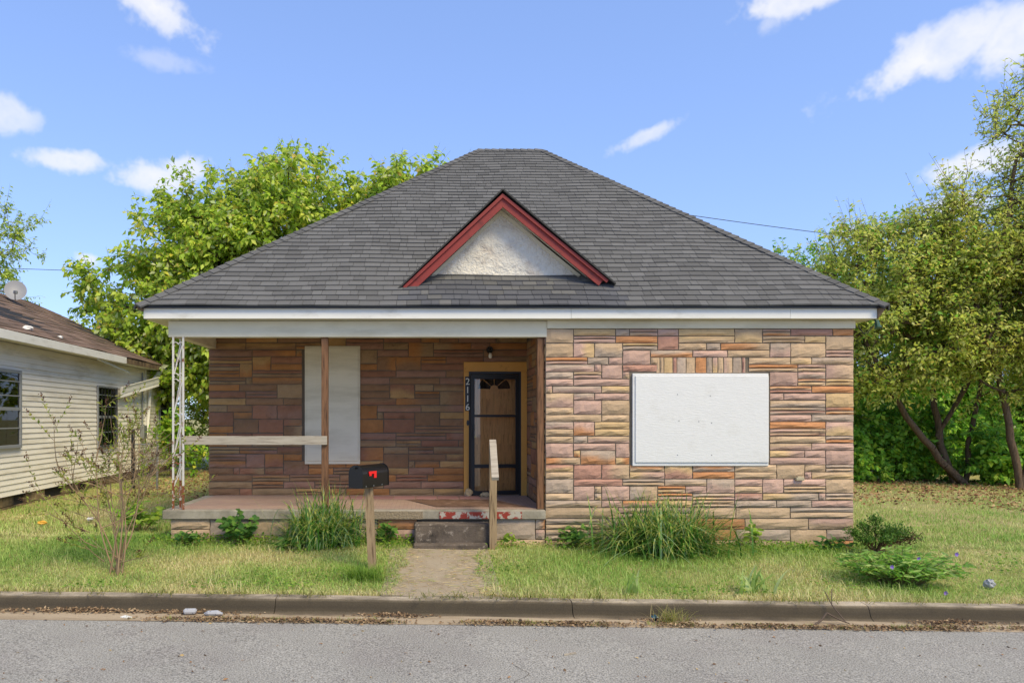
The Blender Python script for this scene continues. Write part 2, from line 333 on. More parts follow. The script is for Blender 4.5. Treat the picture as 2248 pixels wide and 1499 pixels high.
def kerb_piece(x0, x1):
    prof = [(YK+.17, -.09), (YK+.17, -.052), (YK+.15, -.046), (YK+.03, -.05), (YK+.008, -.058), (YK-.006, -.078), (YK-.03, -.13), (YK-.05, -.165), (YK-.09, -.181), (YK-.14, -.185), (YK-.14, -.25), (YK+.17, -.25)]
    xs = np.linspace(x0, x1, 6); n = len(prof)
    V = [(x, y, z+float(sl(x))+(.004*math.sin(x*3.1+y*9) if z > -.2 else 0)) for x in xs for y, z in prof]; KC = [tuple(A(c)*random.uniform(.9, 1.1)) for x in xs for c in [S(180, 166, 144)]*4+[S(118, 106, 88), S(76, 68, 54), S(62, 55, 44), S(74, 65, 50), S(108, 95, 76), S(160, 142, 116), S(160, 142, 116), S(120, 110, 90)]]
    F = [(i*n+k, i*n+(k+1) % n, (i+1)*n+(k+1) % n, (i+1)*n+k) for i in range(5) for k in range(n)]
    mb = MB(); mb.add(V, F+[tuple(range(n))[::-1], tuple(5*n+k for k in range(n))]); mb.c = KC; return mb
for k in range(-10, 11):
    x0 = -4.62 + k*3.05
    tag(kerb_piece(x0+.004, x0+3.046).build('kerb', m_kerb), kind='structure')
grid_sheet('gutter', nx, [7.10, 7.2, 7.3, YK-.14, YK-.1], lambda x, y: sl(x)-.1855+.006*np.sin(x*2)*.5-.001*(y-7.1), m_pan)
grid_sheet('path', np.linspace(-.5, .80, 8), np.linspace(7.66, 9.85, 9), lambda x, y: gz(x, y)+.004+.003*np.sin(x*9+y*4), m_path)

# ------------------------------------------------------------------ the stone house
YF, YB, YE = 10.32, 12.21, 10.12          # front wall, porch back wall, fascia
XL, XC, XR = -3.68, 1.66, 6.02            # left wall, inner corner of the bay, right corner
FLOOR, WTOP = .53, 3.12
house = empty('stone_house', (1.2, 10.3, 0))
tag(house, 'single-storey house of multicoloured rock-faced stone with grey hipped shingle roof and porch', 'house')

PINK, TAN, ORA, YEL, GRY, RED, BRN = S(184, 152, 138), S(188, 162, 130), S(192, 130, 80), S(202, 172, 124), S(170, 154, 138), S(172, 126, 110), S(132, 104, 84)
def ashlar(u0, u1, v0, v1, holes, rnd, ch=.1025, cw=.1, quoin=False):
    nr = int(round((v1-v0)/ch)); ncol = int(round((u1-u0)/cw)); ch = (v1-v0)/nr; cw = (u1-u0)/ncol
    occ = np.zeros((nr, ncol), bool)
    for a, b, c, d in holes:
        for r in range(nr):
            for q in range(ncol):
                if a < u0+(q+.5)*cw < b and c < v0+(r+.5)*ch < d: occ[r, q] = True
    out = []
    if quoin:                   # alternating corner stones at the right-hand end
        r = nr-2; k = 0
        while r >= 0:
            w, h = ((4, 2), (4, 1), (6, 1))[k % 3]; h = min(h, r+1); q0 = ncol-w; occ[r-h+1:r+1, q0:] = True; a, b, c, d = u0+q0*cw, u1, v0+(r-h+1)*ch, v0+(r+1)*ch
            out += [(a, b, c, (c+d)/2), (a, b, (c+d)/2, d)] if k % 3 == 1 else [(a, b, c, d)]
            r -= h; k += 1
    for r in range(nr-1, -1, -1):
        q = 0
        while q < ncol:
            if occ[r, q]: q += 1; continue
            free = 0
            while q+free < ncol and not occ[r, q+free]: free += 1
            k = rnd.random(); h = 1
            if k < .25 and r > 0: w, h = rnd.choice([3, 4, 4, 4]), 2
            elif k < .52: w = rnd.choice([6, 7, 8])
            elif k < .78: w = rnd.choice([5, 6, 6])
            elif k < .93: w = rnd.choice([3, 4, 4])
            else: w = rnd.choice([1, 2])
            w = min(w, free)
            if free-w in (1, 2) and rnd.random() < .7: w = free if free < 9 else w
            if h == 2 and (w < 2 or occ[r-1, q:q+w].any()): h = 1
            occ[r-h+1:r+1, q:q+w] = True
            split = h == 1 and w >= 4 and rnd.random() < .27
            a, b, c, d = u0+q*cw, u0+(q+w)*cw, v0+(r-h+1)*ch, v0+(r+1)*ch
            if split:
                m = c+(d-c)*rnd.uniform(.45, .58); out += [(a, b, c, m), (a, b, m, d)]
            else: out.append((a, b, c, d))
            q += w
    return out
def stone_color(rnd, pal):
    c = A(rnd.choices([p[0] for p in pal], [p[1] for p in pal])[0]); mean = sum(A(p[0])*p[1] for p in pal)/sum(p[1] for p in pal); return (c*.8+mean*.2)*rnd.uniform(.88, 1.1)
def stone(u0, u1, v0, v1, T, rnd, pal, parent, name='stone', joint=.014, proud=.03):
    j = joint*rnd.uniform(.8, 1.2)/2; u0 += j; u1 -= j; v0 += j; v1 -= j
    w, h = u1-u0, v1-v0; thin = h < .062
    nu = 5 if w > .3 else 3; nv = 2 if thin else (4 if h > .15 else 3)
    c1 = stone_color(rnd, pal); c2 = stone_color(rnd, pal) if rnd.random() < .38 else c1*rnd.uniform(.9, 1.1)
    ph = rnd.uniform(0, 6.28); vert = rnd.random() < .6
    V, C = [], []
    rag = .35*min(w, h)*.08
    for i in range(nu+1):
        for k in range(nv+1):
            s, t = i/nu, k/nv
            edge = i in (0, nu) or k in (0, nv)
            uu, vv = u0+w*s, v0+h*t
            if edge: out = proud*.42*rnd.uniform(.6, 1.2); uu += rnd.uniform(-1, 1)*rag; vv += rnd.uniform(-1, 1)*rag
            else:
                out = proud*rnd.uniform(.86, 1.14)+.004*math.sin(ph+s*9+t*4); uu += rnd.uniform(-.25, .25)*w/nu; vv += rnd.uniform(-.25, .25)*h/nv
            V.append(T(uu, out, vv)); f = smooth((t if vert else s)*1.6-.3+.25*math.sin(ph+s*5)); C.append(c1*(1-f)+c2*f)
    id_ = lambda i, k: i*(nv+1)+k
    F = [(id_(i, k), id_(i+1, k), id_(i+1, k+1), id_(i, k+1)) for i in range(nu) for k in range(nv)]
    ring = [id_(i, 0) for i in range(nu+1)]+[id_(nu, k) for k in range(1, nv+1)]+[id_(i, nv) for i in range(nu-1, -1, -1)]+[id_(0, k) for k in range(nv-1, 0, -1)]
    n = len(V)
    for r in ring:
        i, k = divmod(r, nv+1); V.append(T(u0+w*i/nu, -.012, v0+h*k/nv)); C.append(C[r]*.8)
    L_ = len(ring); F += [(ring[a], n+a, n+(a+1) % L_, ring[(a+1) % L_]) for a in range(L_)]
    me = bpy.data.meshes.new(name); me.from_pydata([tuple(p) for p in V], [], F)
    a = me.color_attributes.new('col', 'FLOAT_COLOR', 'POINT'); a.data.foreach_set('color', np.hstack([np.array(C), np.ones((len(C), 1))]).astype(np.float32).ravel())
    return link_mesh(name, me, m_stone, parent)
rs = random.Random(21)
PAL_F = [(PINK, 4.2), (TAN, 4.2), (ORA, 1.7), (YEL, 1.8), (GRY, 2.6), (RED, .8)]
PAL_P = [(S(134, 103, 76), 4), (S(142, 99, 77), 3), (S(164, 112, 64), 2.4), (S(148, 124, 92), 2.4), (S(146, 112, 95), 2.4), (S(170, 136, 88), 1.2)]  # browner porch stones; part of the porch shade is put into their colour
PAL_B = [(A(GRY)*.92, 4), (A(PINK)*.86, 2.4), (A(TAN)*.92, 3.6), (A(ORA)*.75, 1)]
# front wall of the bay
fw = MB().box(XC, XR, YF, YF+.2, -.2, WTOP).build('front_wall', m_mortar_front, house)
WIN = (PX(1387, YF), PX(1684, YF), PZ(1022, YF), PZ(820, YF))
LIN = (PX(1440, YF), PX(1640, YF), PZ(820, YF), PZ(784, YF))
Tf = lambda u, o, v: (u, YF-o, v)
holes = [WIN, LIN]
for b in ashlar(XC, XR, .56, 3.085, holes, rs, quoin=True): stone(*b, Tf, rs, PAL_F, fw)
for b in ashlar(XC, XR, -.06, .56, [], rs, ch=.155, cw=.13): stone(*b, Tf, rs, PAL_B, fw)
x = LIN[0]
while x < LIN[1]-.02:
    wv = rs.choice([.055, .08, .13, .16]); x1 = min(x+wv, LIN[1]); stone(x, x1, LIN[2]+.005, LIN[3], Tf, rs, PAL_F, fw, proud=.015); x = x1
# porch back wall
DOOR = (PX(1018, YB), PX(1156, YB), FLOOR-.1, PZ(795, YB))
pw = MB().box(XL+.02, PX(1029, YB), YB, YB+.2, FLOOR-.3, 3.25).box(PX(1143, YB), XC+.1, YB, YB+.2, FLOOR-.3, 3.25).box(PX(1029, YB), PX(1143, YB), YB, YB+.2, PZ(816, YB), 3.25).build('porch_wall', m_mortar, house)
BRD = (PX(670, YB), PX(791, YB), PZ(1018, YB), PZ(760, YB))
Tb = lambda u, o, v: (u, YB-o, v)
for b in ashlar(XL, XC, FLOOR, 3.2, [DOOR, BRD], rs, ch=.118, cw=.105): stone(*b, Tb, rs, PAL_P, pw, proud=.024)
# the bay's side that faces the porch, and the plain outer walls
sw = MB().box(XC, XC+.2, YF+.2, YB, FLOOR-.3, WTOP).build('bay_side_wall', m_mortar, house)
Ts = lambda u, o, v: (XC-o, u, v)
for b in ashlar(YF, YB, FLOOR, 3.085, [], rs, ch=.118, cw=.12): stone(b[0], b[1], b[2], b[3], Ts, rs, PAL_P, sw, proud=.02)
MB().box(XL+.02, XL+.2, YB+.2, 19.7, -.2, 3.2).box(XR-.2, XR-.003, YF+.2, 19.7, -.2, 3.1).box(XL+.2, XR-.2, 19.5, 19.7, -.2, 3.1).build('outer_wall', mat('side_stone', S(150, 120, 100), rough=.9, vary=.3, vscale=2.5, c2=S(110, 92, 80), t2=.6, s2=4, w2=.05, bump=.6, bscale=12, bdist=.03), house)
# porch slab, base and steps
slab = MB().box(PX(356, 10.22), XC-.01, 10.22, YB, FLOOR-.125, FLOOR, b=.008).build('porch_slab', m_concrete, house)
MB().box(XL+.12, XC-.03, 10.36, YB-.01, FLOOR+.001, FLOOR+.006).build('patterned_floor', m_tile, slab)
x = -1.6
while x < .55:
    MB().box(x, x+.335, YB-.62, YB-.24, FLOOR+.006, FLOOR+.016, b=.003, c=tuple(A(S(158, 116, 112))*rs.uniform(.85, 1.15))).build('paver', m_paver, slab); x += .35
MB().box(PX(800, 10.2), PX(928, 10.2), 10.203, 10.22, FLOOR-.12, FLOOR-.012).build('aggregate_edge', m_aggregate, slab)
MB().box(PX(965, 10.2), PX(1146, 10.2), 10.206, 10.22, FLOOR-.115, FLOOR-.02).build('red_paint_patch', m_redpeel, slab)
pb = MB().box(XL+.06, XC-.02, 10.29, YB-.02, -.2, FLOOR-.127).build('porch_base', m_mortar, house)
Tp = lambda u, o, v: (u, 10.283-o, v)
for b in ashlar(XL+.05, XC-.01, -.03, FLOOR-.128, [(PX(905, 10.2), PX(1080, 10.2), -1, 1)], rs, ch=.14, cw=.14): stone(*b, Tp, rs, PAL_B, pb)
st = MB().box(PX(910, 10.0), PX(1076, 10.0), 9.98, 10.285, .02, .37, b=.015).build('step', m_darkstep, house)
MB().box(PX(908, 9.85), PX(1070, 9.85), 9.80, 9.978, -.05, .125, b=.012).build('step', m_darkstep, house)
# beam, frieze, fascia, soffit, porch ceiling
MB().box(PX(370, YF), XC+.02, YF-.012, YF+.13, 2.968, 3.2, b=.004).build('porch_beam', m_frieze, house)
MB().box(XC+.02, XR+.012, YF-.035, YF+.02, 3.088, 3.2, b=.004).build('frieze_board', m_frieze, house)
MB().box(PX(370, YF), PX(370, YF)+.13, YF+.13, YB, 2.985, 3.2, b=.004).build('side_beam', m_frieze, house)
XE0, XE1 = PX(315, YE), PX(1926, YE)
def fascia(x0, x1, z0=3.203, dz=0): return MB().box(x0, x1, YE, YE+.025, z0, 3.362+dz, b=.003).build('fascia_board', m_white, house)
fascia(XE0, PX(1254, YE)-.002); fascia(PX(1254, YE)+.001, PX(1735, YE)-.001, 3.206, -.012); fascia(PX(1735, YE)+.001, XE1, 3.204)
MB().box(PX(1322, YE), PX(1700, YE), YE+.004, YE+.02, 3.351, 3.366).build('exposed_board_edge', m_rotwood, house)
MB().box(XE0, XE0+.025, YE+.026, 19.9, 3.203, 3.362).box(XE1-.025, XE1, YE+.026, 19.9, 3.203, 3.362).box(XE0, XE1, 19.9, 19.925, 3.2, 3.36).build('side_fascia', m_white, house)
MB().box(XE0+.025, XE1-.025, YE+.026, YF-.04, 3.202, 3.214).box(XE0+.025, XL+.03, YF-.04, 19.9, 3.202, 3.214).box(XR, XE1-.025, YF-.04, 19.9, 3.202, 3.214).build('soffit', m_frieze, house)
MB().box(XL, XC+.1, YF+.13, YB, 3.2, 3.212).build('porch_ceiling', m_frieze, house)
# roof deck
EY, EZ, RY, SL = 10.05, 3.372, 15.0, .8
RZ = EZ+SL*(RY-EY); EX0, EX1, RX0, RX1 = PX(300, EY), PX(1949, EY), PX(1050, RY), PX(1190, RY); BY = 2*RY-EY
deck = MB().add([(EX0+.03, EY+.03, EZ-.014), (EX1-.03, EY+.03, EZ-.014), (EX1-.03, BY-.03, EZ-.014), (EX0+.03, BY-.03, EZ-.014), (RX0, RY, RZ-.02), (RX1, RY, RZ-.02)],
    [(0, 1, 5, 4), (1, 2, 5), (2, 3, 4, 5), (3, 0, 4), (3, 2, 1, 0)])
roof = deck.build('roof', mat('roof_underlay', S(60, 58, 58), rough=.9), house)
nrm = Vector((0, -SL, 1)).normalized(); upv = Vector((0, 1, SL)).normalized(); SLEN = math.hypot(RY-EY, RZ-EZ)
def roof_pt(xx, u, off):
    wob = .007*math.sin(xx*1.3+u*2.1)+.005*math.sin(xx*3.7-u*1.1+1)
    p = Vector((0, EY, EZ))+upv*u+nrm*(off+wob*.6); return (xx, p.y, p.z+wob*.3)
GREYS = [S(101, 100, 98), S(98, 97, 95), S(105, 104, 102), S(94, 93, 91), S(103, 102, 100)]
EXPOS = .1405; tabs = []; rr = random.Random(3)
nrow = int(SLEN/EXPOS)
for i in range(nrow+1):
    u0, u1 = i*EXPOS, min((i+1)*EXPOS+.02, SLEN); xl = lambda u: EX0+(RX0-EX0)*u/SLEN; xr = lambda u: EX1+(RX1-EX1)*u/SLEN
    x = xl(u0)-rr.uniform(0, .2)
    while x < xr(u0):
        wv = rr.choice([.11, .14, .17, .2, .24, .28]); a, b = max(x, xl(u0)), min(x+wv, xr(u0)); x += wv
        if b-a < .02: continue
        cc = A(rr.choice(GREYS))*rr.uniform(.93, 1.06)
        mid = (a+b)/2
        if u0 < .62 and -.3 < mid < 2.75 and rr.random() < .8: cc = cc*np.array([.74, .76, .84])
        lift = .017+rr.uniform(0, .005); g_ = .0024
        t0, t1 = max(a, xl(u1)), min(b, xr(u1))
        if t1 <= t0: t0 = t1 = min(max(mid, xl(u1)), xr(u1))
        P = [roof_pt(a+g_, u0, lift), roof_pt(b-g_, u0, lift), roof_pt(max(t1-g_, t0), u1, .002), roof_pt(t0+g_ if t1 > t0 else t0, u1, .002),
             roof_pt(a+g_, u0, -.004), roof_pt(b-g_, u0, -.004)]
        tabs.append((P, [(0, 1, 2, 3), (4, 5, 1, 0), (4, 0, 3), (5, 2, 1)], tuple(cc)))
for P, F, c in tabs[:300]:
    MB().add(P, F, c).build('shingle', m_shingle, roof)
big = MB()
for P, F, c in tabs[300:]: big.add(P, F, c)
# side and back slopes: one strip for each course
for (A0, A1, B0, B1) in (((EX1, EY), (EX1, BY), (RX1, RY), (RX1, RY)), ((EX1, BY), (EX0, BY), (RX1, RY), (RX0, RY)), ((EX0, BY), (EX0, EY), (RX0, RY), (RX0, RY))):
    for i in range(nrow):
        t0, t1 = i/nrow, (i+1)/nrow+.003
        q = lambda s, e, t, dz: (s[0]+(e[0]-s[0])*t, s[1]+(e[1]-s[1])*t, EZ+(RZ-EZ)*t+dz)
        big.add([q(A0, B0, t0, .014), q(A1, B1, t0, .014), q(A1, B1, t1, .002), q(A0, B0, t1, .002), q(A0, B0, t0, -.004), q(A1, B1, t0, -.004)], [(0, 1, 2, 3), (4, 5, 1, 0)], tuple(A(GREYS[i % 5])))
tag(big.build('shingles', m_shingle, roof), kind='stuff')
# hip and ridge caps
def caps(p0, p1, n1, n2, n):
    p0, p1, n1, n2 = Vector(p0), Vector(p1), Vector(n1).normalized(), Vector(n2).normalized(); d = (p1-p0); L_ = d.length; d /= L_
    w1 = d.cross(n1).normalized(); w2 = d.cross(n2).normalized()
    if w1.dot(n2) > 0: w1 = -w1
    if w2.dot(n1) > 0: w2 = -w2
    for i in range(n):
        a = p0+d*(L_*i/n-.012); b = p0+d*(L_*(i+1)/n+.01); c = tuple(A(rr.choice(GREYS))*rr.uniform(.82, .98)); lo, hi = .026+rr.uniform(0, .004), .014; up = (n1+n2).normalized()
        W = .115
        mb = MB().add([a+w1*W+n1*lo, a+up*lo*1.1, a+w2*W+n2*lo, b+w1*W+n1*hi, b+up*hi*1.1, b+w2*W+n2*hi, a+w1*W, a, a+w2*W, b+w1*W, b+w2*W],
                      [(0, 1, 4, 3), (1, 2, 5, 4), (6, 7, 1, 0), (7, 8, 2, 1), (6, 0, 3, 9), (8, 10, 5, 2)], c)
        mb.build('hip_cap', m_shingle, roof)
nf = nrm; nl = Vector((-(RZ-EZ), 0, RX0-EX0)); nr_ = Vector((RZ-EZ, 0, EX1-RX1)); nb = Vector((0, SL, 1))
caps((EX0, EY, EZ+.006), (RX0, RY, RZ+.006), nf, nl, 52); caps((EX1, EY, EZ+.006), (RX1, RY, RZ+.006), nf, nr_, 50); caps((RX0, RY, RZ+.006), (RX1, RY, RZ+.006), nf, nb, 9)
# drip edge shadow board and rotten corner
MB().box(EX0+.02, EX1-.02, EY+.02, EY+.05, EZ-.03, EZ-.006).build('drip_edge', m_black, house)
MB().hexa([(XE1, YE-.02, 3.2), (XE1+.05, YE+.02, 3.27), (XE1+.06, YE+.3, 3.27), (XE1, YE+.3, 3.2), (XE1, YE-.03, 3.35), (XE1+.11, YE-.03, 3.355), (XE1+.11, YE+.3, 3.355), (XE1, YE+.3, 3.355)]).build('rotten_eave_end', m_rotwood, house)
MB().hexa([(XE0-.07, YE-.03, 3.32), (XE0, YE-.03, 3.30), (XE0, YE+.3, 3.30), (XE0-.06, YE+.3, 3.32), (XE0-.08, YE-.05, 3.357), (XE0, YE-.05, 3.357), (XE0, YE+.3, 3.357), (XE0-.08, YE+.3, 3.357)]).build('rotten_eave_end', m_rotwood, house)
# decorative gable on the roof
GY = 10.46; GX, GZ = PX(1103, GY), PZ(420, GY); GL, GR = (PX(870, GY), PZ(637, GY)), (PX(1350, GY), PZ(622, GY))
gable = MB().prism([(PX(935, 10.72), PZ(625, 10.72)), (PX(1290, 10.72), PZ(625, 10.72)), (GX+.0, GZ-.13)], 10.72, 10.76).build('gable', m_stucco, house)
def along(p, q, t): return (p[0]+(q[0]-p[0])*t, p[1]+(q[1]-p[1])*t)
def rake(foot, name):
    sgn = -1 if foot[0] < GX else 1
    top = (GX, GZ); d = Vector((foot[0]-top[0], foot[1]-top[1])); L_ = d.length; d /= L_; n = Vector((d.y, -d.x));  n = n if n.y < 0 else -n
    P = lambda s, off: (top[0]+d.x*s+n.x*off, top[1]+d.y*s+n.y*off)
    ap = lambda off: (GX, GZ+off/n.y*1.0 if n.y else GZ)
    MB().prism([ap(.052), P(L_-.16, .052), P(L_-.16, .052+.12), ap(.172)], GY, GY+.03).build('bargeboard', m_red, gable)
    MB().prism([ap(.03), P(L_-.1, .03), P(L_-.1, .075), ap(.075)], GY-.03, GY).build('crown_moulding', m_red, gable)
    MB().prism([ap(.11), P(L_-.3, .11), P(L_-.3, .125), ap(.125)], GY+.03, 10.72).build('gable_soffit', m_frieze, gable)
    MB().prism([ap(.15), P(L_-.45, .15), P(L_-.45, .20), ap(.20)], 10.70, 10.72).build('inner_trim', m_frieze, gable)
    # roof slab of the gable running back into the main slope
    a, b = (GX, GZ+.03), P(L_, -.0); yb = 12.6
    mb = MB(); ya = GY-.06
    q = [(a[0], ya, a[1]), (b[0], ya, b[1]), (b[0], ya+.35, b[1]+.02), (a[0], yb, a[1])]
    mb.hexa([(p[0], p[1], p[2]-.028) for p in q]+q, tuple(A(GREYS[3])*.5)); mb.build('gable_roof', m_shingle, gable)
rake(GL, 'l'); rake(GR, 'r')
# boarded windows
wb = MB().box(WIN[0], WIN[1], YF-.045, YF-.001, WIN[2], WIN[3], b=.004).build('window_board', m_panel, house)
MB().box(WIN[0]+.035, WIN[1]-.003, YF-.062, YF-.0452, WIN[2]+.05, WIN[3]-.035, b=.004).build('plywood_panel', m_panel, wb)
for dx, dz in ((.62, .95), (1.08, .93), (.64, .58), (.92, .57), (1.1, .55), (.62, .1), (1.1, .1)):
    MB().box(WIN[0]+dx, WIN[0]+dx+.013, YF-.0645, YF-.062, WIN[2]+.05+dz, WIN[2]+.063+dz).build('screw', m_galv, wb)
wb2 = MB().box(BRD[0], BRD[1], YB-.045, YB-.001, BRD[2], BRD[3], b=.004).build('window_board', m_frieze, house)
MB().box(BRD[0]+.03, BRD[1]-.03, YB-.058, YB-.0452, BRD[2]+.05, BRD[3]-.03, b=.003).build('plywood_panel', m_frieze, wb2)
# door
x0, x1, zt = DOOR[0], DOOR[1], DOOR[3]; zi = PZ(816, YB); i0, i1 = PX(1029, YB), PX(1143, YB)
df = MB().box(x0, i0, YB-.06, YB-.001, FLOOR, zi, b=.004).box(i1, x1, YB-.06, YB-.001, FLOOR, zi, b=.004).box(x0, x1, YB-.062, YB-.001, zi+.001, zt, b=.004).build('door_frame', m_yellow, house)
MB().box(i0, i0+.03, YB-.055, YB+.1, FLOOR, zi-.001).box(i1-.03, i1, YB-.055, YB+.1, FLOOR, zi-.001).box(i0+.03, i1-.03, YB-.055, YB+.1, zi-.035, zi-.001).build('storm_frame', m_black, df)
MB().box(i0-.002, i1+.002, YB-.05, YB+.3, FLOOR-.02, FLOOR+.012).build('threshold', m_greywood, df)
MB().box(i0-.3, i1+.3, YB+.21, YB+.24, FLOOR-.3, 3.1).build('inner_lining', m_dark, house)
door = MB().box(i0+.03, i1-.03, YB+.10, YB+.14, FLOOR+.02, zi-.035).build('door', m_doorwood, house)
cxd = (i0+i1)/2; zc = FLOOR+1.78
for k in range(4):     # fanlight panes
    a0, a1 = math.pi*k/4+.05, math.pi*(k+1)/4-.05; mb = MB(); n = 6
    pts = [(cxd+.07*math.cos(a), zc+.07*math.sin(a)) for a in np.linspace(a1, a0, n)]+[(cxd+.27*math.cos(a), zc+.24*math.sin(a)) for a in np.linspace(a0, a1, n)]
    mb.prism(pts, YB+.092, YB+.0995).build('fanlight_pane', m_dark, door)
for (a, b, c, d) in ((-.32, -.05, 1.02, 1.62), (.05, .32, 1.02, 1.62), (-.32, -.05, .2, .85), (.05, .32, .2, .85)):
    MB().box(cxd+a, cxd+b, YB+.088, YB+.0995, FLOOR+c, FLOOR+d, b=.006).build('door_panel', m_doorwood, door)
MB().tube([(i0+.1, YB+.1, FLOOR+.98), (i0+.1, YB+.04, FLOOR+.98)], [.012, .026], 8).build('knob', mat('brass', S(190, 160, 90), rough=.3, vary=0, metal=.8), door)
# storm door standing slightly open (hinged on the right)
ang = math.radians(9); hx, hy = i1-.035, YB-.06; W = i1-i0-.05
D_ = lambda u, o, z: (hx-math.cos(ang)*u-math.sin(ang)*o, hy-math.sin(ang)*u+math.cos(ang)*o, z)
def dbox(u0, u1, o0, o1, z0, z1): return MB().hexa([D_(u0, o0, z0), D_(u1, o0, z0), D_(u1, o1, z0), D_(u0, o1, z0), D_(u0, o0, z1), D_(u1, o0, z1), D_(u1, o1, z1), D_(u0, o1, z1)])
f0, f1 = FLOOR+.03, zi-.05; fr = MB()
for b in ((0, .06, f0, f1), (W-.06, W, f0, f1), (.06, W-.06, f0, f0+.06), (.06, W-.06, f1-.08, f1), (.06, W-.06, f0+1.28, f0+1.32), (.06, W-.06, f0+.44, f0+.5)):
    m_ = dbox(b[0], b[1], -.015, .015, b[2], b[3]); fr.add(m_.v, m_.f)
sdoor = fr.build('storm_door', m_black, house)
for (z0, z1) in ((f0+1.32, f1-.08), (f0+.5, f0+1.28), (f0+.06, f0+.44)): dbox(.06, W-.06, -.003, .003, z0, z1).build('pane', m_doorglass, sdoor)
dbox(W-.045, W-.02, -.045, -.016, f0+.92, f0+1.12).build('handle', m_black, sdoor)
# house number, bell, lamp, vent box
nx0 = x0+.02; pl = MB().box(nx0, nx0+.085, YB-.069, YB-.0622, PZ(902, YB), PZ(827, YB)).build('number_plate', m_black, house)
for k, ch_ in enumerate('2116'):
    cu = bpy.data.curves.new('digit', 'FONT'); cu.body = ch_; cu.size = .155; cu.extrude = .0015; cu.align_x = 'CENTER'
    to = bpy.data.objects.new('digit_text', cu); col.objects.link(to)
    me = bpy.data.meshes.new_from_object(to); bpy.data.objects.remove(to)
    me.transform(Matrix.Translation((nx0+.043, YB-.0712, PZ(844.5+18.6*k, YB))) @ Matrix.Rotation(math.pi/2, 4, 'X'))
    link_mesh('digit', me, m_whiteplate, pl)
MB().prism([(nx0+.045+.022*math.cos(t), PZ(928, YB)+.05*math.sin(t)) for t in np.linspace(0, 6.1, 10)], YB-.067, YB-.0622).build('doorbell', m_black, house)
lx, lz = PX(1075, YB), PZ(768, YB)
lamp = MB().tube([(lx, YB-.025, lz), (lx, YB-.07, lz)], [.06, .045], 10).tube([(lx, YB-.07, lz), (lx, YB-.12, lz-.02), (lx, YB-.125, lz-.06)], .022, 8).build('porch_lamp', m_black, house)
MB().tube([(lx, YB-.125, lz-.06), (lx, YB-.125, lz-.085), (lx, YB-.125, lz-.12), (lx, YB-.125, lz-.145), (lx, YB-.125, lz-.155)], [.015, .026, .033, .022, .004], 10).build('bulb', m_bulb, lamp, smooth_=True)
vx, vz = PX(1752, YF), PZ(1049, YF)
MB().box(vx-.06, vx+.055, YF-.075, YF-.02, vz-.03, vz+.015, b=.006).box(vx-.03, vx+.03, YF-.06, YF-.02, vz+.015, vz+.03).build('outlet_box', mat('beige_metal', S(168, 156, 128), rough=.6), house)
gx, gz_ = PX(1926, YF), PZ(712, YF)
MB().tube([(gx-.02, YF+.05, gz_+.12), (gx, YF+.03, gz_+.05), (gx, YF, gz_+.02)], .012, 6).tube([(gx, YF+.02, gz_+.06), (gx, YF-.01, gz_-.02), (gx, YF-.02, gz_-.055)], [.025, .035, .05], 9).build('flood_lamp', m_green, house)
cab = [(XR+.05, YF-.04, 3.12), (XR+.12, YF-.03, 3.02), (XR+.2, YF, 3.03), (gx, YF, gz_+.06)]
MB().tube(cab, .006, 5).build('loose_cable', m_black, house)
# porch posts, rail, iron column
for px in (705, 1180):
    xa = PX(px, YF); MB().box(xa, xa+.092, YF+.02, YF+.112, FLOOR+.001, 2.967, b=.004).build('porch_post', m_wood, house)
MB().box(PX(404, YF), PX(718, YF), YF-.022, YF+.019, PZ(976, YF), PZ(957, YF), b=.003).build('rail_board', m_greywood, house)
xa, xb = PX(381, YF), PX(403, YF); zb_, zt_ = FLOOR, 2.967; xs_ = (xa, xb); ya, yb = YF-.01, YF+.14
iron = MB().box(xa-.012, xa+.012, ya-.012, ya+.012, zb_+.42, zt_).box(xb-.012, xb+.012, ya-.012, ya+.012, zb_+.34, zt_).box(xa-.012+.05, xa+.012+.05, yb-.012, yb+.012, zb_+.4, zt_)
colm = iron.build('iron_column', m_iron, house)
MB().box(xa-.0125, xa+.0125, ya-.0125, ya+.0125, zb_, zb_+.42).box(xb-.0125, xb+.0125, ya-.0125, ya+.0125, zb_, zb_+.34).box(xa-.0125+.05, xa+.0125+.05, yb-.0125, yb+.0125, zb_, zb_+.4).build('rusted_foot', m_rust, colm)
def scroll(cx, cz, r, sx, sz, m, yy):
    pts = []
    for k in range(15):
        t = k/14*4.6; q = r*(1-.62*k/14); pts.append((cx+sx*(r-q*math.cos(t)), yy, cz+sz*q*math.sin(t)))
    return MB().tube(pts, .0065, 5).build('scroll', m, colm)
mx = (xa+xb)/2
for zc in (2.86, 2.42, 2.34, 1.86, 1.76, 1.26, 1.16, .82, .74):
    for sx in (-1, 1):
        scroll(mx, zc, .044, sx, 1 if int(zc*100) % 4 else -1, m_rust if zc < 1.3 else m_iron, ya)
for z0, z1 in ((1.9, 2.34), (2.44, 2.86), (1.3, 1.74), (.86, 1.14)):
    MB().bar((xa+.012, ya, z0), (xb-.012, ya, z1), .01, .01).build('diagonal_bar', m_iron, colm); MB().bar((xa+.012, ya+.012, z0+.02), (xa+.05, yb-.012, z1), .01, .01).build('diagonal_bar', m_iron, colm)
MB().box(xa+.012, xb-.012, ya-.008, ya+.008, 1.30, 1.315).build('cross_bar', m_iron, colm)

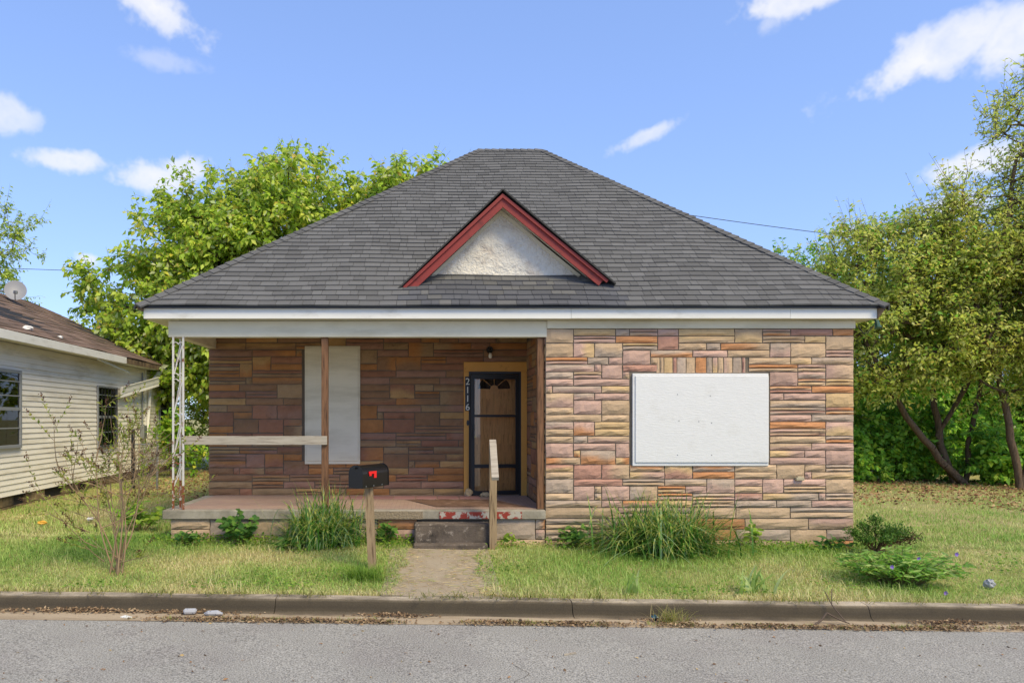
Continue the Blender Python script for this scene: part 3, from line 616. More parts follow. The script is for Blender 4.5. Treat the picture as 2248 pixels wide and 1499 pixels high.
# ------------------------------------------------------------------ neighbouring house (local axes: x out of the wall, y back from the street)
NR = math.radians(3.1)
nb = empty('siding_house', (-7.70, 13.1, 0), NR, local=True)
tag(nb, 'run-down cream siding house with sagging brown roof and barred windows on the left', 'house')
Y0, Y1, ZB, ZT = -2.9, 10.9, .395, 3.2
nwall = MB().box(-6.2, -.02, Y0, Y1, ZB, ZT+.05).build('wall', m_siding, nb)
nc = 27; ch = (ZT-ZB)/nc
for i in range(nc):
    z0 = ZB+i*ch; sag = .012*math.sin(i*.7)
    for (a, b) in ((Y0, 7.76), (7.86, Y1)):
        MB().hexa([(-.02, a, z0), (.024, a, z0), (.024, b, z0+sag*.3), (-.02, b, z0+sag*.3), (-.02, a, z0+ch+.01), (.006, a, z0+ch+.01), (.006, b, z0+ch+.01), (-.02, b, z0+ch+.01)]).build('siding_board', m_siding, nwall)
MB().box(-.02, .034, 7.76, 7.86, ZB-.02, ZT).build('corner_board', m_white, nwall)
base = MB().box(-6.1, -.06, Y0+.1, Y1-.1, -.2, ZB).build('foundation', m_dark, nb)
rb = random.Random(8)
for r, (z0, z1) in enumerate(((-.05, .19), (.2, ZB-.01))):
    y = Y0+(.2 if r else 0)
    while y < Y1-.3:
        if not (r and rb.random() < .12): MB().box(-.08, -.015+rb.uniform(-.006, .006), y, y+.392, z0, z1, b=.006, c=tuple(A(S(132, 114, 84))*rb.uniform(.7, 1.1))).build('block', m_block, base)
        y += .405
# roof: eaves, hip and brown shingle courses
OX, ZE, HW, ZR = .38, 3.36, 3.35, 5.02
xr, ye0, ye1 = OX-HW, Y0-.4, Y1+.35; yr0, yr1 = ye0+HW, ye1-HW
nroof = MB().add([(OX, ye0, ZE-.02), (OX, ye1, ZE-.02), (OX-2*HW, ye1, ZE-.02), (OX-2*HW, ye0, ZE-.02), (xr, yr0, ZR-.02), (xr, yr1, ZR-.02)], [(0, 1, 5, 4), (1, 2, 5), (2, 3, 4, 5), (3, 0, 4), (3, 2, 1, 0)]).build('roof', m_dark, nb)
crs = MB(); nn = 24
BR = [S(122, 100, 86), S(112, 92, 80), S(132, 110, 96), S(104, 86, 72)]
for i in range(nn):
    t0, t1 = i/nn, (i+1)/nn+.006
    for (P0, P1, Q0, Q1) in (((OX, ye0), (OX, ye1), (xr, yr0), (xr, yr1)), ((OX, ye1), (OX-2*HW, ye1), (xr, yr1), (xr, yr1)), ((OX-2*HW, ye1), (OX-2*HW, ye0), (xr, yr1), (xr, yr0)), ((OX-2*HW, ye0), (OX, ye0), (xr, yr0), (xr, yr0))):
        m_ = 26
        for k in range(m_):
            s0, s1 = k/m_, (k+1)/m_
            def q(s, t, dz):
                a = (P0[0]+(P1[0]-P0[0])*s, P0[1]+(P1[1]-P0[1])*s); b = (Q0[0]+(Q1[0]-Q0[0])*s, Q0[1]+(Q1[1]-Q0[1])*s)
                x, y = a[0]+(b[0]-a[0])*t, a[1]+(b[1]-a[1])*t
                return (x, y, ZE+(ZR-ZE)*t+dz-.05*math.sin(math.pi*t)*(.6+.4*math.sin(y*.9))+.012*math.sin(y*2.3+i))
            crs.add([q(s0, t0, .022), q(s1, t0, .022), q(s1, t1, .006), q(s0, t1, .006), q(s0, t0, 0), q(s1, t0, 0)], [(0, 1, 2, 3), (4, 5, 1, 0)], tuple(A(rb.choice(BR))*rb.uniform(.9, 1.08)))
tag(crs.build('shingles', m_brownroof, nroof), kind='stuff')
MB().box(OX-.02, OX+.01, ye0, 5.25, ZE-.17, ZE-.01, b=.004).build('fascia_board', m_white, nb)
MB().box(OX-.03, OX-.005, 5.26, 8.1, ZE-.15, ZE-.02).build('rotten_fascia', m_rotwood, nb)
MB().box(OX-.02, OX+.01, 8.12, ye1, ZE-.19, ZE-.02, b=.004).build('fascia_board', m_white, nb)
MB().box(.03, OX-.03, ye0, ye1, ZE-.14, ZE-.125).build('soffit', m_siding, nb)
MB().hexa([(.30, 3.6, ZE-.2), (.33, 3.6, ZE-.2), (.2, 6.0, ZE-.36), (.17, 6.0, ZE-.36), (.30, 3.6, ZE-.15), (.33, 3.6, ZE-.15), (.2, 6.0, ZE-.33), (.17, 6.0, ZE-.33)]).build('loose_trim_strip', m_white, nb)
# downspout and torn gutter
MB().tube([(.34, 8.35, ZE-.12), (.30, 8.2, ZE-.2), (.16, 8.02, ZE-.45), (.09, 7.95, ZE-.8), (.08, 7.9, 2.0), (.08, 7.7, 1.15)], [.06, .07, .06, .05, .045, .03], 6).build('downspout', m_white, nb)
gA, gB = Vector((.30, 8.05, 3.02)), Vector((.14, 5.55, 2.62))
for k in range(3):
    o_ = Vector((0, 0, -.09*k)); MB().hexa([gA+o_+Vector((-.02, 0, -.085)), gB+o_+Vector((-.02, 0, -.085)), gB+o_+Vector((.03, 0, -.085)), gA+o_+Vector((.03, 0, -.085)), gA+o_, gB+o_, gB+o_+Vector((.06-.02*k, 0, 0)), gA+o_+Vector((.06-.02*k, 0, 0))]).build('torn_gutter', m_white, nb)
# windows
def nwindow(y0, y1, z0, z1, bars):
    w = MB().box(.024, .06, y0-.06, y0, z0-.06, z1+.06, b=.004).box(.024, .06, y1, y1+.06, z0-.06, z1+.06, b=.004).box(.024, .06, y0, y1, z1, z1+.06, b=.004).box(.024, .075, y0, y1, z0-.06, z0, b=.004).build('window', m_alu, nb)
    zm = (z0+z1)/2
    MB().box(.03, .055, y0, y1, zm-.03, zm+.03).box(.035, .05, y0, y1, zm+.35*(z1-zm), zm+.35*(z1-zm)+.02).box(.035, .05, y0, y1, zm+.75*(z1-zm), zm+.75*(z1-zm)+.02).box(.035, .05, y0, y1, z0+.45*(zm-z0), z0+.45*(zm-z0)+.02).build('sash', m_alu, w)
    MB().box(.0255, .027, y0, y1, z0, z1).build('curtain', m_curtain, w)
    MB().box(.030, .033, y0, y1, z0, z1).build('pane', m_glass, w)
    if bars:
        n = 6
        for k in range(n):
            yy = y0+(y1-y0)*(k+.5)/n; MB().box(.085, .1, yy-.008, yy+.008, z0-.02, z1+.02).build('window_bar', m_black, w)
        for zz in (z0-.02, z1, z1-.25, zm-.2): MB().box(.082, .098, y0-.08, y1+.08, zz, zz+.014).build('window_bar', m_black, w)
        for sy in (-1, 1):
            pts = [(.095, (y0+y1)/2+sy*(.11-.09*k/12*math.cos(k*.5)), zm-.1+.035*k-.12) for k in range(13)]
            MB().tube(pts, .007, 5).build('bar_scroll', m_black, w)
    return w
w1 = nwindow(-.75, .62, 1.33, 2.66, False)
MB().box(.0275, .029, .15, .60, 1.35, 1.62).build('orange_toy', mat('orange_stuff', S(206, 112, 40), rough=.8, c2=S(120, 60, 30), t2=.5, s2=9, w2=.05), w1)
nwindow(4.35, 5.5, 1.16, 2.55, True); nwindow(9.1, 10.0, 1.4, 2.85, True)
MB().box(.03, .15, 7.3, 7.55, 1.25, 1.62, b=.01).tube([(.06, 7.42, 1.6), (.06, 7.42, 3.1)], .022, 6).build('electric_meter', m_galv, nb)
def nloc(x, y, z): return Matrix.Translation((-7.70, 13.1, 0)) @ Matrix.Rotation(NR, 4, 'Z') @ Vector((x, y, z))
def roofz(x): return ZE+(ZR-ZE)*(OX-x)/HW
# satellite dish on the ridge
p = nloc(xr+.15, 5.1, 0); dz = 4.93
dish = empty('satellite_dish', (p.x, p.y, dz)); tag(dish, 'grey satellite dish on the ridge of the brown roof', 'satellite dish')
c = Vector((PX(34, p.y), p.y, PZ(637, p.y))); ax = Vector((.42, -.80, .38)).normalized(); e1 = ax.cross(Vector((0, 0, 1))).normalized(); e2 = e1.cross(ax)
mb = MB(); V = [tuple(c-ax*.06)]; F = []; nrg, nsg = 4, 22
for r in range(1, nrg+1):
    for k in range(nsg):
        t = 2*math.pi*k/nsg; q = r/nrg; V.append(tuple(c+(e1*math.cos(t)*.25+e2*math.sin(t)*.28)*q+ax*(-.06+.06*q*q)))
F += [(0, 1+k, 1+(k+1) % nsg) for k in range(nsg)]
for r in range(nrg-1):
    F += [(1+r*nsg+k, 1+(r+1)*nsg+k, 1+(r+1)*nsg+(k+1) % nsg, 1+r*nsg+(k+1) % nsg) for k in range(nsg)]
mb.add(V, F).build('reflector', m_dish, dish, smooth_=True)
MB().tube([(p.x, p.y, dz-.15), (p.x, p.y, dz+.05), tuple(c-ax*.08)], .022, 7).build('mast', m_galv, dish)
MB().tube([tuple(c-e2*.26), tuple(c-e2*.34+ax*.12), tuple(c-e2*.22+ax*.34)], .012, 6).build('feed_arm', m_galv, dish)
MB().box(c.x+ax.x*.34-.03, c.x+ax.x*.34+.05, c.y+ax.y*.34-.04, c.y+ax.y*.34+.04, c.z+.0-.14, c.z-.06, b=.01).build('receiver', m_galv, dish)
# insulation tufts on the roof
def blob(name, cx, cy, cz, rx, ry, rz, m, seed, lab=None, cat=None, group=None):
    r = np.random.default_rng(seed); V = []; F = []; nu, nv = 9, 6
    for i in range(nv+1):
        for k in range(nu):
            th = math.pi*i/nv; ph = 2*math.pi*k/nu; q = 1+r.uniform(-.28, .28); V.append((cx+rx*q*math.sin(th)*math.cos(ph), cy+ry*q*math.sin(th)*math.sin(ph), cz+rz*q*math.cos(th)))
    for i in range(nv):
        for k in range(nu): F.append((i*nu+k, (i+1)*nu+k, (i+1)*nu+(k+1) % nu, i*nu+(k+1) % nu))
    o = MB().add(V, F).build(name, m, origin=(cx, cy, cz-rz))
    if lab: tag(o, lab, cat, group)
    return o
for i, (lx, ly, r, lab) in enumerate(((-.35, -.05, .15, 'largest white insulation tuft on the brown roof at the left edge'), (.02, 1.0, .085, 'white insulation tuft on the brown roof, second from the left edge'), (.1, 2.2, .06, 'smallest white insulation tuft on the brown roof, nearest the stone house'))):
    p = nloc(lx, ly, 0); blob('insulation_tuft', p.x, p.y, roofz(lx)+.02, r, r*1.2, r*.55, m_tuft, 40+i, lab, 'debris', 'insulation tufts on the neighbouring roof')
# chain-link gate between the houses
gate = empty('chain_link_gate', (-6.8, 17.3, .1)); tag(gate, 'chain-link gate between dark posts beside the siding house', 'gate')
gx0, gx1, gy = PX(292, 17.3), PX(345, 17.3), 17.3
MB().tube([(gx0, gy, .05), (gx0, gy, PZ(943, gy))], .045, 8).build('post', m_black, gate); MB().tube([(gx1, gy, .05), (gx1, gy, PZ(950, gy))], .03, 8).build('post', m_galv, gate)
lk = MB(); zz0, zz1 = .1, PZ(975, gy)
for k in range(-14, 16):
    for sgn in (1, -1):
        a = gx0+.06*k*1.0; pts = []
        x_0, z_0, x_1, z_1 = a, zz0, a+(zz1-zz0)*.6, zz1
        ta = max(0, (gx0-x_0)/(x_1-x_0)); tb = min(1, (gx1-x_0)/(x_1-x_0))
        if tb <= ta: continue
        P = lambda t: (x_0+(x_1-x_0)*t if sgn > 0 else gx0+gx1-(x_0+(x_1-x_0)*t), gy+.004*sgn, z_0+(z_1-z_0)*t)
        lk.bar(P(ta), P(tb), .004)
lk.build('chain_link', m_galv, gate); MB().tube([(gx0, gy, zz1), (gx1, gy, zz1)], .018, 6).build('top_rail', m_galv, gate)
# back fence posts with wire between the houses
for px in (425,):
    x = PX(px, 21.5); o = MB().tube([(x, 21.5, 0), (x, 21.5, 1.5)], .035, 7).build('fence_post', m_black, origin=(x, 21.5, 0)); tag(o, 'thin dark fence post in the leaves beside the porch wall corner', 'fence post')

# ------------------------------------------------------------------ mailbox
MX, MY = PX(810, 8.75), 8.75; mg = g(MX, MY)
mbx = empty('mailbox', (MX, MY, mg)); tag(mbx, 'black arched mailbox with red flag on a timber post near the kerb', 'mailbox')
lean = .045
MB().hexa([(MX-.048+lean, MY-.048, mg-.1), (MX+.048+lean, MY-.048, mg-.1), (MX+.048+lean, MY+.048, mg-.1), (MX-.048+lean, MY+.048, mg-.1), (MX-.05, MY-.048, 1.0), (MX+.046, MY-.048, 1.0), (MX+.046, MY+.048, 1.0), (MX-.05, MY+.048, 1.0)]).build('post', m_postwood, mbx)
a = math.radians(32); fx = Vector((-math.sin(a), -math.cos(a), 0)); sx = Vector((math.cos(a), -math.sin(a), 0)); C0 = Vector((MX+.005, MY, 1.005))
BL, BW, BH = .25, .098, .262
def arch(w, h, n=12): return [(-w, 0), (w, 0)]+[(w*math.cos(t), h-w+w*math.sin(t)) for t in np.linspace(0, math.pi, n)]
def shell(l0, l1, w, h, name, m):
    pr = arch(w, h); n = len(pr); V = [tuple(C0+fx*l+sx*u+Vector((0, 0, v))) for l in (l0, l1) for u, v in pr]
    F = [tuple(range(n)), tuple(range(2*n-1, n-1, -1))]+[(i, i+n, (i+1) % n+n, (i+1) % n) for i in range(n)]
    return MB().add(V, F).build(name, m, mbx)
shell(-BL, BL, BW, BH, 'box', m_mailbox); shell(BL+.001, BL+.02, BW+.006, BH+.006, 'door', m_mailbox); shell(-BL-.012, -BL-.001, BW+.006, BH+.006, 'back_rim', m_mailbox)
fl = MB(); q0 = C0+sx*(BW+.004); P = lambda l, z: tuple(q0+fx*l+Vector((0, 0, z)))
for (l0, l1, z0, z1) in ((.15, -.0, .16, .19), (.05, -.0, .11, .16), (.14, .10, .137, .16)):
    o_ = sx*.006; A_ = [P(l0, z0), P(l1, z0), P(l1, z1), P(l0, z1)]; fl.hexa([tuple(Vector(v)) for v in A_[:4]]+[tuple(Vector(v)+o_) for v in A_])
fl.build('flag', m_redflag, mbx)
MB().bar(C0+fx*(BL+.02)+Vector((0, 0, .235)), C0+fx*(BL+.05)+Vector((0, 0, .235)), .03, .02).build('latch', m_mailbox, mbx)
for l in (.2, .05, -.12): MB().bar(C0+fx*l+sx*(BW)+Vector((0, 0, .018)), C0+fx*l+sx*(BW+.006)+Vector((0, 0, .018)), .012).build('screw', m_galv, mbx)
# handrail post by the steps
HX, HY = PX(1082, 9.93), 9.93; hz = g(HX, HY)
hp = empty('handrail_post', (HX, HY, hz)); tag(hp, 'weathered timber post with a stub of sloping handrail beside the steps', 'post')
MB().box(HX-.05, HX+.05, HY-.045, HY+.045, hz-.1, 1.47, b=.004).build('post', m_postwood, hp)
MB().hexa([(HX-.062, 9.42, 1.02), (HX+.03, 9.42, 1.02), (HX+.045, 9.97, 1.47), (HX-.045, 9.97, 1.47), (HX-.062, 9.40, 1.06), (HX+.03, 9.40, 1.06), (HX+.045, 9.95, 1.53), (HX-.045, 9.95, 1.53)]).build('handrail', m_greywood, hp)
# things on the porch
blob('door_stone', PX(1028, 12.0), 12.0, FLOOR+.06, .07, .06, .075, mat('pale_rock', S(176, 156, 122), rough=.9, vary=.2, bump=.4, bscale=20), 3, 'upright pale rock propped against the left door jamb', 'rock')
blob('door_stone', PX(1066, 11.95), 11.95, FLOOR+.035, .085, .05, .04, bpy.data.materials['pale_rock'], 4, 'flat pale rock lying on the porch before the storm door', 'rock')
mt = MB(); n = 12; V = []; F = []
for i in range(n+1):
    for k in range(5): V.append((PX(958, 10.9)+1.35*i/n-.12*k, 10.55+.24*k, FLOOR+.012+.006*math.sin(i*1.9+k)))
for i in range(n):
    for k in range(4): F.append((i*5+k, (i+1)*5+k, (i+1)*5+k+1, i*5+k+1))
tag(MB().add(V, F).build('doormat', m_mat, origin=(V[0][0], V[0][1], FLOOR)), 'rumpled brown mat on the porch floor in front of the door', 'mat')
# overhead wires far behind
def wire(name, pts, lab):
    P = [Vector(p) for p in pts]; Q = []
    for i in range(25):
        t = i/24; q = P[0].lerp(P[1], t); q.z -= .6*4*t*(1-t)*.5; Q.append(tuple(q))
    o = MB().tube(Q, .016, 4).build(name, m_wire, origin=Q[0]); tag(o, lab, 'cable')
wire('overhead_wire', [(PX(1300, 34), 34, PZ(440, 34)), (PX(2600, 34), 34, PZ(590, 34))], 'thin overhead wire sloping down to the right behind the roof')
wire('overhead_wire', [(PX(-500, 40), 40, PZ(560, 40)), (PX(700, 40), 40, PZ(600, 40))], 'thin overhead wire in the sky above the brown roof')

# ------------------------------------------------------------------ vegetation helpers
def unit(v): return v/np.maximum(np.linalg.norm(v, axis=-1, keepdims=True), 1e-9)
def leaf_arrays(P, D, Ln, Wd, C, r, fold=.25, broad=False):
    """leaves at P with axis D, length Ln, width Wd, colours C; returns V, F (tris), C"""
    n = len(P); D = unit(D); R = r.normal(size=(n, 3))*.55+np.array([.25, -.5, .75])
    side = unit(np.cross(D, unit(R)+np.array([0, 0, .01]))); nrm = np.cross(side, D)
    Ln = np.asarray(Ln).reshape(-1, 1)*np.ones((n, 1)); Wd = np.asarray(Wd).reshape(-1, 1)*np.ones((n, 1))
    if not broad:
        m = P+D*Ln*.42; V = np.stack([P, m+side*Wd/2+nrm*Wd*fold, P+D*Ln, m-side*Wd/2+nrm*Wd*fold], 1); T = [(0, 1, 2), (0, 2, 3)]
    else:
        V = np.stack([P, P+D*Ln*.22+side*Wd*.40+nrm*Wd*fold*.8, P+D*Ln*.58+side*Wd*.46+nrm*Wd*fold-nrm*Ln*.03, P+D*Ln-nrm*Ln*.12, P+D*Ln*.58-side*Wd*.46+nrm*Wd*fold-nrm*Ln*.03, P+D*Ln*.22-side*Wd*.40+nrm*Wd*fold*.8], 1)
        T = [(0, 1, 2), (0, 2, 3), (0, 3, 4), (0, 4, 5)]
    k = V.shape[1]; F = (np.arange(n)[:, None, None]*k+np.array(T)[None]).reshape(-1, 3)
    return V.reshape(-1, 3), F, np.repeat(C, k, 0)
class Soup:
    def __init__(s): s.V, s.F, s.C, s.n = [], [], [], 0
    def add(s, V, F, C): s.V.append(V); s.F.append(np.asarray(F)+s.n); s.C.append(C); s.n += len(V); return s
    def build(s, name, m, parent=None, origin=None): return np_mesh(name, np.vstack(s.V), np.vstack(s.F), np.vstack(s.C), m, parent, origin)
def pick(pal, wts, n, r, jit=.14):
    pal = np.array(pal); w = np.array(wts, float); i = r.choice(len(pal), n, p=w/w.sum()); return pal[i]*r.uniform(1-jit, 1+jit, (n, 1))
def frusta(E, r, sides=5):
    """E: list of (p, q, r0, r1) -> V, F(tris)"""
    P = np.array([e[0] for e in E]); Q = np.array([e[1] for e in E]); R0 = np.array([e[2] for e in E]); R1 = np.array([e[3] for e in E]); n = len(E)
    D = unit(Q-P); ref = np.where(np.abs(D[:, 2:3]) < .9, np.array([[0, 0, 1.]]), np.array([[1., 0, 0]])); a = unit(np.cross(D, ref)); b = np.cross(D, a)
    th = np.arange(sides)*2*math.pi/sides; ring = a[:, None]*np.cos(th)[None, :, None]+b[:, None]*np.sin(th)[None, :, None]
    V = np.concatenate([P[:, None]+ring*R0[:, None, None], Q[:, None]+ring*R1[:, None, None]], 1)
    T = []
    for k in range(sides): T += [(k, (k+1) % sides, sides+(k+1) % sides), (k, sides+(k+1) % sides, sides+k)]
    return V.reshape(-1, 3), (np.arange(n)[:, None, None]*2*sides+np.array(T)[None]).reshape(-1, 3)

def tree(name, label, trunks, blobs, ncl, ltw, leaf_len, leaf_w, pal, wts, seed, droop=.5, tw=(5, .45), shoots=0, group=None, shell=.5, twr=.006, dx=0, gap=-1.75):
    """trunks: list of polylines [(x,y,z,r),...]; blobs: crown ellipsoids (cx,cy,cz,rx,ry,rz,weight)"""
    r = np.random.default_rng(seed); trunks = [[(q[0]+dx, *q[1:]) for q in t_] for t_ in trunks]; blobs = [(b[0]+dx, *b[1:]) for b in blobs]; bx, by, bz = trunks[0][0][:3]
    t = empty(name, (bx, by, bz)); tag(t, label, 'tree' if 'tree' in name else 'shrub', group)
    nodes = []; parent = []; rad0 = {}
    E = []
    for tr in trunks:
        prev = None
        for i in range(len(tr)-1):
            p, q = np.array(tr[i][:3]), np.array(tr[i+1][:3]); m = 4
            for k in range(m+1):
                if k == 0 and prev is not None: continue
                f = k/m; pt = p+(q-p)*f+(r.normal(size=3)*.02 if 0 < k < m else 0); nodes.append(pt); parent.append(prev if prev is not None else -1)
                rad0[len(nodes)-1] = tr[i][3]+(tr[i+1][3]-tr[i][3])*f; prev = len(nodes)-1
    w = np.array([b[6]**.3*(b[3]*b[4]*b[5])**.85 for b in blobs]); w = w/w.sum(); cl = []
    while len(cl) < ncl:
        b = blobs[r.choice(len(blobs), p=w)]; d = unit(r.normal(size=3)); rho = r.random()**(1/3*shell+.0)
        q = np.array(b[:3])+d*rho*np.array(b[3:6])*(1+.16*math.sin(d[0]*5+seed)+.12*math.sin(d[2]*7+d[1]*5))
        if math.sin(q[0]*2.3+seed)+math.sin(q[1]*2.1+q[2]*1.7)+math.sin(q[2]*2.9-q[0]) < gap: continue
        cl.append(q)
    cl = np.array(cl); top = np.array(trunks[0][-1][:3]); order = np.argsort(np.linalg.norm(cl-top, axis=1))
    kids = {}; NP = np.array(nodes); tips = []
    NPl = list(nodes); low = max(3, int(len(nodes)*.45))
    usable = np.array([i for i in range(len(nodes)) if nodes[i][2] > bz+.35*(top[2]-bz)] or [len(nodes)-1])
    arr = np.zeros((len(nodes)+ncl*3+5, 3)); arr[:len(nodes)] = NP; cnt = len(nodes); ok = np.zeros(len(arr), bool); ok[usable] = True
    for ci in order:
        q = cl[ci]; d = np.linalg.norm(arr[:cnt]-q, axis=1)+.35*np.maximum(0, arr[:cnt, 2]-q[2]); d[~ok[:cnt]] = 1e9; j = int(np.argmin(d)); p = arr[j].copy(); L_ = np.linalg.norm(q-p); k = 2 if L_ < 1.2 else 3; prev = j
        for s in range(1, k+1):
            f = s/k; pt = p+(q-p)*f; pt[2] += .10*L_*math.sin(math.pi*f)*(1 if q[2] > p[2] else -.3); pt += r.normal(size=3)*.04*L_*(s < k)
            arr[cnt] = pt; ok[cnt] = True; parent.append(prev); prev = cnt; cnt += 1
        tips.append(prev)
    arr = arr[:cnt]; load = np.zeros(cnt)
    for tp in tips: load[tp] += 1
    for i in range(cnt-1, -1, -1):
        if parent[i] >= 0: load[parent[i]] += load[i]
    rad = .0065*np.maximum(load, 1)**.46
    for i, v in rad0.items(): rad[i] = v
    for i in range(cnt):
        if parent[i] >= 0: E.append((arr[parent[i]], arr[i], rad[parent[i]] if parent[i] in rad0 and i in rad0 else min(rad[parent[i]], rad[i]*1.6), rad[i]))
    V, F = frusta(E, r, 6); np_mesh('trunk', V, F, None, m_bark, t, smooth_=True)
    # twigs and leaves
    ntw, tlen = tw; C0 = np.mean([b[:3] for b in blobs], 0); n = ncl*ntw
    base = np.repeat(arr[tips], ntw, 0)+r.normal(size=(n, 3))*.05; outd = unit(base-C0+r.normal(size=(n, 3))*.3)
    dr = unit(outd*.55+r.normal(size=(n, 3))*.75+np.array([0, 0, .32])); tl = tlen*r.uniform(.55, 1.25, n)
    if shoots:
        up = np.argsort(-(cl[:, 2]-C0[2])/2-np.linalg.norm((cl-C0)[:, :2], axis=1)*.5)[:shoots]; bs = cl[up]; dd = unit(unit(bs-C0)*.7+r.normal(size=(shoots, 3))*.25+np.array([0, 0, .8]))
        base = np.vstack([base, bs]); dr = np.vstack([dr, dd]); tl = np.concatenate([tl, r.uniform(.5, 1.15, shoots)*1.1]); n += shoots
    E = [(base[i], base[i]+dr[i]*tl[i], twr, twr*.4) for i in range(n)]
    V, F = frusta(E, r, 3); tc_ = np.tile(np.array(S(96, 80, 56)), (len(V), 1)); sp = Soup(); sp.add(V, F, tc_)
    N = n*ltw; ti = np.repeat(np.arange(n), ltw); f = np.tile((np.arange(ltw)+.6)/ltw, n)*r.uniform(.85, 1.12, N)
    P = base[ti]+dr[ti]*(tl[ti]*f)[:, None]; P[:, 2] -= .06*(f**2)*droop
    sd_ = unit(np.cross(dr[ti], r.normal(size=(N, 3))))
    D = dr[ti]*.55+sd_*.8+np.array([0, 0, -droop])+r.normal(size=(N, 3))*.22
    tint = np.repeat(r.uniform(.82, 1.15, (n, 1)), ltw, 0); C = np.minimum(pick(pal, wts, N, r)*tint*1.22, .75)
    ll = leaf_len*r.uniform(.6, 1.2, N); sp.add(*leaf_arrays(P, D, ll, ll*leaf_w, C, r))
    sp.build('crown', m_leaf, t); return t
G1, G2, G3, Y1_, Y2_, PALE = S(160, 186, 58), S(130, 160, 50), S(184, 200, 78), S(224, 206, 80), S(222, 186, 100), S(192, 206, 142)
OL1, OL2, OL3, OLY = S(184, 194, 84), S(160, 178, 74), S(202, 206, 116), S(222, 202, 102)
UG1, UG2, UG3 = S(124, 174, 60), S(100, 148, 52), S(156, 196, 76)
# big broad-leaved tree behind the left end of the house
tree('broadleaf_tree', 'large bright green broad-leaved tree rising behind the left end of the stone house', [[(-4.6, 23.5, .1, .24), (-4.5, 23.4, 2.2, .2), (-4.2, 23.2, 4.2, .15), (-4.0, 23.1, 6.0, .09)], [(-4.5, 23.4, 2.2, .16), (-6.0, 23, 4.0, .12), (-7.2, 22.8, 5.2, .07)], [(-4.4, 23.4, 3.0, .14), (-2.6, 23.4, 5.4, .1), (-1.4, 23.6, 7.0, .06)]],
     [(-4.9, 23, 7.0, 2.9, 2.6, 2.9, 1.5), (-7.4, 22.8, 5.1, 2.9, 2.4, 2.1, 1.1), (-1.4, 23.6, 6.9, 3.0, 2.6, 2.7, 1.1), (-8.4, 22.6, 3.6, 2.0, 1.8, 1.2, .45), (-5.6, 22.6, 3.6, 2.4, 1.8, 1.6, .5), (.3, 23.8, 7.3, 1.7, 2, 2.3, .9), (-1.2, 23.4, 8.4, 1.6, 1.8, 1.3, .7), (-4.9, 23.0, 8.8, 1.3, 1.4, 1.0, .7), (-6.6, 22.8, 7.2, 2.0, 2.0, 1.6, .8)],
     2100, 8, .21, .55, [G1, G2, G3, PALE, Y1_, Y2_], [5, 2.4, 4, 1.6, 1.0, .25], 31, droop=.75, tw=(6, .6), shoots=60, shell=1.0)
tree('low_tree', 'low leafy tree with dark inner branches standing between the two houses', [[(-6.6, 26.6, .1, .09), (-6.5, 26.5, 1.6, .07), (-6.4, 26.4, 3.2, .05)], [(-6.5, 26.5, 1.2, .05), (-7.2, 26.3, 2.6, .035)]],
     [(-6.6, 26.4, 3.9, 1.9, 1.2, 1.6, 1), (-7.4, 26.2, 2.6, 1.2, .9, 1.1, .5), (-5.8, 26.4, 2.2, 1.2, .8, 1.4, .6)], 220, 8, .14, .62, [G1, G2, UG1, Y1_], [4, 3, 3, .5], 32, droop=.6, tw=(4, .4), shoots=6, shell=1.0)
tree('yard_shrub', 'yellow-green shrub in the gap behind the porch column', [[(-6.9, 24.6, .1, .05), (-6.9, 24.6, .8, .04), (-6.8, 24.6, 1.5, .03)]],
     [(-6.9, 24.6, 1.6, 2.2, .9, 1.7, 1), (-5.2, 24.9, 1.4, 1.6, .8, 1.5, .7)], 300, 8, .12, .5, [G3, G1, Y1_, OL3], [3, 3, 2, 2], 33, tw=(4, .4), shell=1.0)
tree('yard_shrub', 'leafy vine-like shrub growing against the far end of the siding house', [[(-7.25, 20.6, .1, .04), (-7.3, 20.6, .8, .03), (-7.3, 20.7, 1.5, .02)]],
     [(-7.25, 20.7, 1.35, .4, .5, .65, 1), (-6.9, 20.9, .7, .4, .5, .5, .6)], 60, 6, .15, .7, [G2, UG1, G1, Y1_], [3, 3, 2, .6], 34, tw=(3, .3), shell=1.0)
# trees beyond the neighbouring roof
tree('distant_tree', 'tree with drooping leaves cut off by the left edge, above the brown roof', [[(-22, 30, .3, .25), (-21.8, 30, 5, .2), (-21.5, 30, 8, .12)]],
     [(-20.4, 30, 9.2, 3.4, 2.4, 2.0, 1), (-20.0, 30, 6.6, 2.9, 2.2, 1.6, .8), (-19.8, 30, 5.2, 2.6, 2, 1.2, .6)], 480, 9, .17, .42, [OL2, G2, OL1], [4, 3, 2], 35, droop=.8, tw=(5, .55), shoots=16, shell=1.0, dx=.25)
tree('distant_tree', 'hazy olive tree in the distance between the brown roof and the broad-leaved tree', [[(-17.5, 42, .3, .2), (-17.4, 42, 4, .12)]],
     [(-17.2, 42, 5.8, 4.2, 2.5, 2.0, 1), (-14.0, 43, 5.0, 3.0, 2.5, 2.2, .7)], 200, 8, .16, .5, [OL1, OL2, OL3], [3, 3, 2], 36, tw=(4, .6), shell=1.0)
